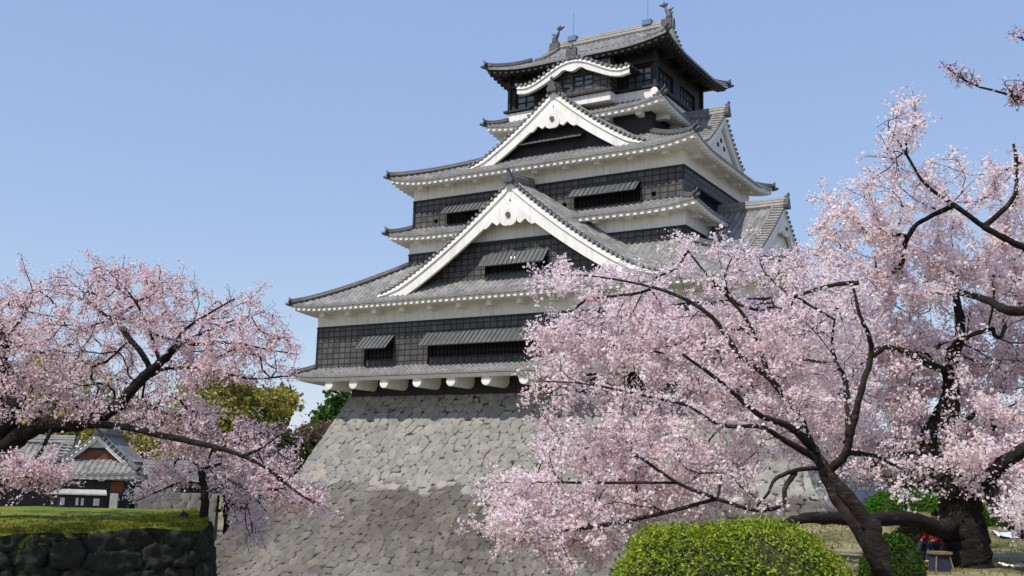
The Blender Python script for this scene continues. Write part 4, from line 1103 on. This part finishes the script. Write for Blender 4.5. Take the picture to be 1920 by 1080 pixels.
hedge('large rounded lime-green azalea hedge in front of the slender cherry', np.array([h0[0], h0[1], -.05]), [(-.52, -.08, .76,   .7, 1.33), (.28, .12, 1.0, .75, 1.38)], 46000, .021, LIME, 3, fuzz=.075)
h1 = at(1712, 945, 38.5); hedge('bright green square-cut hedge on the mound left of the big trunk', np.array([h1[0], h1[1], .5]), [(0, 0, 1.75, .7, 1.22)], 13000, .05, [(.05, .16, .015), (.07, .22, .02), (.035, .1, .012)], 5)
h2 = at(1842, 985, 36); hedge('green hedge bush just right of the big trunk', np.array([h2[0], h2[1], .1]), [(0, 0, .85, .6, 1.25)], 7000, .05, [(.05, .13, .015), (.07, .17, .02), (.03, .08, .012)], 6)
h3 = at(1672, 1040, 19); hedge('dark green low bush behind the trunk of the slender cherry', np.array([h3[0], h3[1], -.1]), [(0, 0, .55, .5, 1.05)], 9000, .03, [(.04, .1, .015), (.08, .15, .02), (.02, .05, .01)], 7, 'bush', 'bush')
h4 = at(1715, 1020, 27); hedge('dry grey-brown bush between the two cherry trunks', np.array([h4[0], h4[1], 0]), [(0, 0, .6, .5, .95)], 5000, .03, [(.1, .09, .06), (.06, .06, .035), (.14, .12, .09)], 8, 'bush', 'bush')

# grass on the sunny ground on the right
rs = np.random.RandomState(9); n = 40000
gx_ = 6+rs.rand(n)*16; gy_ = 20+rs.rand(n)*24; keep = (np.sin(gx_*1.3+2)*np.sin(gy_*.8+.4)+rs.randn(n)*.5+np.exp(-((gx_-14.5)/5)**2-((gy_-38)/4)**2)*2 > .35); gx_ = gx_[keep]; gy_ = gy_[keep]; n = len(gx_)
gz_ = ground_z(gx_, gy_)-.01; th = rs.rand(n)*6.28; hgt = .03+.06*rs.rand(n); V = np.zeros((n, 3, 3)); w_ = .03
V[:, 0] = np.stack([gx_-np.cos(th)*w_, gy_-np.sin(th)*w_, gz_], -1); V[:, 1] = np.stack([gx_+np.cos(th)*w_, gy_+np.sin(th)*w_, gz_], -1)
V[:, 2] = np.stack([gx_+rs.randn(n)*.03, gy_+rs.randn(n)*.03, gz_+hgt], -1)
col = np.stack([.16+.1*rs.rand(n), .16+.07*rs.rand(n), .02+.03*rs.rand(n)], -1)
o = leafmesh('grass', V.reshape(-1, 3), np.arange(n*3).reshape(-1, 3), np.repeat(col, 3, 0), MT['leaf']); tag(o, 'sparse yellow-green grass on the sandy ground under the right trees', 'grass', None, 'stuff')
# fallen petals on the ground
n = 5000; px_ = 4+rs.rand(n)*20; py_ = 14+rs.rand(n)*28; pz_ = ground_z(px_, py_)+.012; th = rs.rand(n)*6.28; V = np.zeros((n, 4, 3))
for k in range(4): V[:, k] = np.stack([px_+np.cos(th+k*1.57)*.02, py_+np.sin(th+k*1.57)*.02, pz_+.004*(k % 2)], -1)
o = leafmesh('fallen_petals', V.reshape(-1, 3), np.arange(n*4).reshape(-1, 4), np.tile([.85, .7, .74], (n*4, 1)), MT['petal']); tag(o, 'fallen pale pink petals scattered on the sandy ground', 'petals', None, 'stuff')

# ------------------------------------------------------------------ gatehouse far left
K = empty('gatehouse', (at(168, 950, 90)[0], 90, -1.6), rad(6)); ZB = 0; RIB = .5
tag(K, 'small gatehouse with grey hipped roof and white gable beyond the lawn on the left', 'gatehouse')
storey(-3.1, 3.1, 0, 9, -.3, 2.5, 2.95, bm='wood')
skirt((-4.1, 3.9, -1.0, 10), 3.0, (-2.3, 2.3, .9, 8), 4.25, .2, 1.1, 'FRL', 2.9, (-3.1, 3.1, 0, 9))
gable('w', 0, 2.75, 4.0, 6.35, .3, 8, -1, 1.15, .28, .45, 4.1, 'brown', (), False, 5.15, fin=.3)
mb = MB(); mb.box(-12.5, -3.15, 1, 7.5, -.4, 2.8); mb.build('side_wing', MT['wood'], K)
gable('u', 4.2, 4.3, 2.7, 5.5, -3.0, -13, 1, 1.15, .25, .3, 2.8, 'white', (), False, fin=.3)
mb = MB(); mb.box(3.15, 9.5, 1.5, 6, -4, 2.2); mb.build('side_wing', MT['wood'], K)
gable('u', 3.7, 3.2, 2.2, 3.6, 9.7, 3.2, 1, 1.15, .2, .3, 2.2, 'white', (), False, fin=.3)
mb = MB(); mb.box(.75, 2.3, -.5, -.02, -.4, 1.45); mb.build('stone_pier', MT['pale'], K)
mb = MB(); mb.box(1.55, 2.6, -.12, -.01, 1.5, 2.4); mb.build('brown_panel', MT['brown'], K)
k0 = empty('kiosk', (at(150, 950, 84)[0], 84, -1.55), rad(4)); tag(k0, 'dark kiosk with a pale flat awning in front of the gatehouse', 'kiosk')
mb = MB(); mb.box(-1.75, 1.75, 0, 1.5, -.2, 1.5); mb.build('booth', MT['wood'], k0)
mb = MB(); mb.face([(-2.1, -.9, 1.45), (2.2, -.9, 1.45), (1.8, .2, 1.75), (-1.8, .2, 1.75)]); mb.box(-2.1, 2.2, -.95, -.88, 1.36, 1.47); mb.build('awning', MT['pale'], k0)
for x, w_ in ((-1.35, .32), (-.25, .2), (.15, .2), (1.2, .45)):
    mb = MB(); mb.box(x-w_/2, x+w_/2, -.05, -.01, .55, 1.1); mb.build('white_notice', MT['cloth'], k0)
mb = MB(); mb.box(-1.1, 1.2, -1.3, -.6, -.1, .12); o = mb.build('counter', MT['pale'], k0)
def low_wall():
    step = .12; a = np.arange(0, 5.4, step)[:, None]; z = np.arange(-4, 1.9, step)[None, :]
    aa = a+0*z; zz = z+0*a; e, c = voronoi(aa+wobble(aa, zz, 1.2, 1)*.2+20, zz+wobble(aa, zz, 1.2, 2)*.15+60, .75, .5, 4)
    p = at(250, 952, 72); q = at(395, 951, 72); d = (q-p)[:2]; d /= np.linalg.norm(d)
    P = np.stack([p[0]+d[0]*aa, p[1]+d[1]*aa-(-zz*.2), -2.2+zz*1.35], -1); P = relief(P, np.array([0, -1., .1]), e, c, .12)
    top = P[:, -1:, :]; bk = np.concatenate([top, top+np.array([0, 1.5, 0])], 1); z2 = np.ones(bk.shape[:2])
    o = stone_mesh('stone_wall', [(P, e, c, np.ones_like(c)*.7), (bk, z2, z2*.5, z2*.7)], MT['stone'])
    tag(o, 'low brown stone wall behind the small cherry on the lawn', 'stone wall')
low_wall()
mb = MB(); p = at(345, 962, 23.8); b_ = [(p[0], p[1], LAWN(p[0], p[1])+z) for z in (0, .05, .1, .13)]
mb.tube([(b_[0][0], b_[0][1], b_[0][2]-.02), (b_[0][0], b_[0][1], b_[0][2]+.06), (b_[0][0]+.01, b_[0][1], b_[0][2]+.12), (b_[0][0]+.01, b_[0][1], b_[0][2]+.15)], [.11, .115, .085, .03], 12)
mb.tube([(p[0]-.06, p[1]-.02, b_[0][2]+.12), (p[0]-.02, p[1]-.02, b_[0][2]+.19), (p[0]+.05, p[1]-.02, b_[0][2]+.13)], .012, 6)
o = mb.build('bag', MT['navy'], None, True); tag(o, 'small dark blue bag lying on the lawn edge left of the small cherry', 'bag')

# ------------------------------------------------------------------ people and small things on the right
def skin_mesh(name, verts, edges, radii, material, parent, sub=2):
    me = bpy.data.meshes.new(name); me.from_pydata(verts, edges, []); me.materials.append(material)
    o = bpy.data.objects.new(name, me); COL.objects.link(o); o.parent = parent
    m = o.modifiers.new('skin', 'SKIN'); m.use_smooth_shade = True
    for v, r in zip(me.skin_vertices[0].data, radii): v.radius = (r, r)
    me.skin_vertices[0].data[0].use_root = True
    m = o.modifiers.new('sub', 'SUBSURF'); m.levels = sub; m.render_levels = sub
    return o
def person(label, loc, rz, top, bottom, sit=False, group=None):
    root = empty('person', loc, rz); tag(root, label, 'person', group); h = .42 if sit else .92
    hip, ch, nk, hd = (0, 0, h), (0, -.03, h+.32), (0, -.02, h+.52), (0, -.04, h+.68)
    sh = [(s*.18, -.02, h+.46) for s in (-1, 1)]
    el = [(s*.24, -.1 if sit else 0, h+.2) for s in (-1, 1)]; wr = [(s*.17, -.3 if sit else -.08, h+.12 if sit else h-.04) for s in (-1, 1)]; hn = [(s*.14, -.38 if sit else -.1, h+.11 if sit else h-.16) for s in (-1, 1)]
    hj = [(s*.1, 0, h-.04) for s in (-1, 1)]
    kn = [(s*.14, -.42, h+.06) if sit else (s*.1, -.03, .48) for s in (-1, 1)]; an = [(s*.13, -.5, .07) if sit else (s*.1, .02, .08) for s in (-1, 1)]; to = [(s*.14, -.66, .04) if sit else (s*.11, -.14, .04) for s in (-1, 1)]
    V = [hip, ch, nk, hd]+[(0, -.05, h+.78)]; E = [(0, 1), (1, 2), (2, 3), (3, 4)]; R = [.13, .13, .05, .085, .075]
    for i in range(2):
        b = len(V); V += [sh[i], el[i], wr[i], hn[i], hj[i], kn[i], an[i], to[i]]; R += [.055, .042, .03, .035, .085, .06, .042, .035]
        E += [(1, b), (b, b+1), (b+1, b+2), (b+2, b+3), (0, b+4), (b+4, b+5), (b+5, b+6), (b+6, b+7)]
    skin_mesh('body', V, E, R, MT['skin'], root)
    skin_mesh('jacket', [hip, ch, (0, -.02, h+.47)]+[q for i in range(2) for q in (sh[i], el[i], wr[i])], [(0, 1), (1, 2), (1, 3), (3, 4), (4, 5), (1, 6), (6, 7), (7, 8)], [.155, .16, .075]+[.075, .062, .048]*2, MT[top], root)
    skin_mesh('trousers', [(0, 0, h+.02)]+[q for i in range(2) for q in (hj[i], kn[i], an[i])], [(0, 1), (1, 2), (2, 3), (0, 4), (4, 5), (5, 6)], [.145]+[.1, .075, .055]*2, MT[bottom], root)
    mb = MB(); c = Vector((0, -.03, h+.74)); rows = []
    for i in range(9):
        a = -.35+(math.pi/2+.35)*i/8; rows.append([(c.x+.1*math.cos(a)*math.cos(b), c.y+.025+.115*math.cos(a)*math.sin(b), c.z+.12*math.sin(a)) for b in np.linspace(0, 2*math.pi, 17)])
    mb.grid(rows); mb.build('hair', MT['hair'], root, True)
    for s in (-1, 1):
        mb = MB(); mb.tube([(s*.03, -.125, h+.72), (s*.03, -.135, h+.72)], .011, 6); mb.build('eye', MT['hair'], root)
    mb = MB(); mb.tube([(0, -.12, h+.715), (0, -.15, h+.69)], [.01, .016], 6); mb.build('nose', MT['skin'], root)
    return root
def spot(px, py, Yd): p = at(px, py, Yd); return (p[0], p[1], float(ground_z(p[0], p[1])))
person('person in a red jacket sitting on the ground beside the big dark trunk', spot(1757, 1040, 26.2), rad(-60), 'red', 'navy', True)
person('person in white top standing beyond the hedge right of the big trunk', spot(1848, 960, 50), rad(20), 'cloth', 'navy')
person('person in red top standing beyond the hedge near the blue-roofed stall', spot(1868, 960, 52), rad(-30), 'red', 'hair')
person('person in dark blue coat standing left of the person in white', spot(1830, 960, 54), rad(70), 'navy', 'hair')
st = empty('stall', spot(1850, 950, 64)); tag(st, 'festival stall with slate blue canopy behind the standing people', 'stall')
for sx in (-1.6, 1.6):
    for sy in (-.9, .9): mb = MB(); mb.tube([(sx, sy, -.1), (sx, sy, 2.1)], .035, 6); mb.build('post', MT['metal'], st)
mb = MB(); mb.grid([[(-1.8, -1.1, 2.05), (-1.8, 0, 2.6), (-1.8, 1.1, 2.05)], [(1.8, -1.1, 2.05), (1.8, 0, 2.6), (1.8, 1.1, 2.05)]]); mb.grid([[(-1.8, -1.1, 1.75), (-1.8, -1.1, 2.05)], [(1.8, -1.1, 1.75), (1.8, -1.1, 2.05)]]); mb.build('canopy', MT['slate'], st)
mb = MB(); mb.box(-1.5, 1.5, -.9, -.3, .75, .82); mb.box(-1.5, 1.5, -.9, -.86, 0, .75); mb.build('counter', MT['cloth'], st)
# box stand by the trunk
s0 = empty('box_stand', spot(1763, 1070, 23.9), rad(8)); s0.scale = (.66, .66, .8); tag(s0, 'small dark box stand with tan wooden lid in front of the big trunk', 'box stand')
mb = MB(); mb.grid([[(sx*.22, -.2, .42), (sx*.3, -.28, 0)] for sx in (-1, 1)]); mb.grid([[(sx*.22, .2, .42), (sx*.3, .28, 0)] for sx in (-1, 1)])
for sx in (-1, 1): mb.grid([[(sx*.22, -.2, .42), (sx*.3, -.28, 0)], [(sx*.22, .2, .42), (sx*.3, .28, 0)]])
mb.build('box', MT['navy'], s0)
mb = MB(); mb.box(-.3, .3, -.28, .28, .46, .53); mb.build('lid', MT['tan'], s0); mb = MB(); mb.box(-.24, .24, -.22, .22, .4, .46); mb.build('collar', MT['hair'], s0)
for sx in (-1, 1): mb = MB(); mb.tube([(sx*.23, -.22, .42), (sx*.32, -.31, 0)], .025, 6); mb.build('leg', MT['tan'], s0)
# picnic sheets
def sheet(px, py, Yd, w, d, label, m, seed):
    p = spot(px, py, Yd); rs = np.random.RandomState(seed); mb = MB()
    mb.grid([[(p[0]+x, p[1]+y, float(ground_z(p[0]+x, p[1]+y))+.02+abs(.09*math.sin(x*7+seed)*math.cos(y*5+x*2))+.05*rs.rand()) for y in np.linspace(-d, d, 14)] for x in np.linspace(-w, w, 18)])
    o = mb.build('picnic_sheet', MT[m], None, True); tag(o, label, 'picnic sheet', 'picnic sheets on the sandy ground')
sheet(1892, 1014, 34, .4, .35, 'pale blue crumpled picnic sheet on the sandy ground right of the big trunk', 'sheet', 1)
sheet(1872, 1008, 36, .4, .4, 'smaller white picnic sheet behind the pale blue one', 'cloth', 2)
sheet(1895, 1070, 24.5, .22, .15, 'scrap of white cloth lying on the sandy ground in the lower right corner', 'cloth', 3)
print('verts', sum(len(o.data.vertices) for o in S.objects if o.type == 'MESH'))
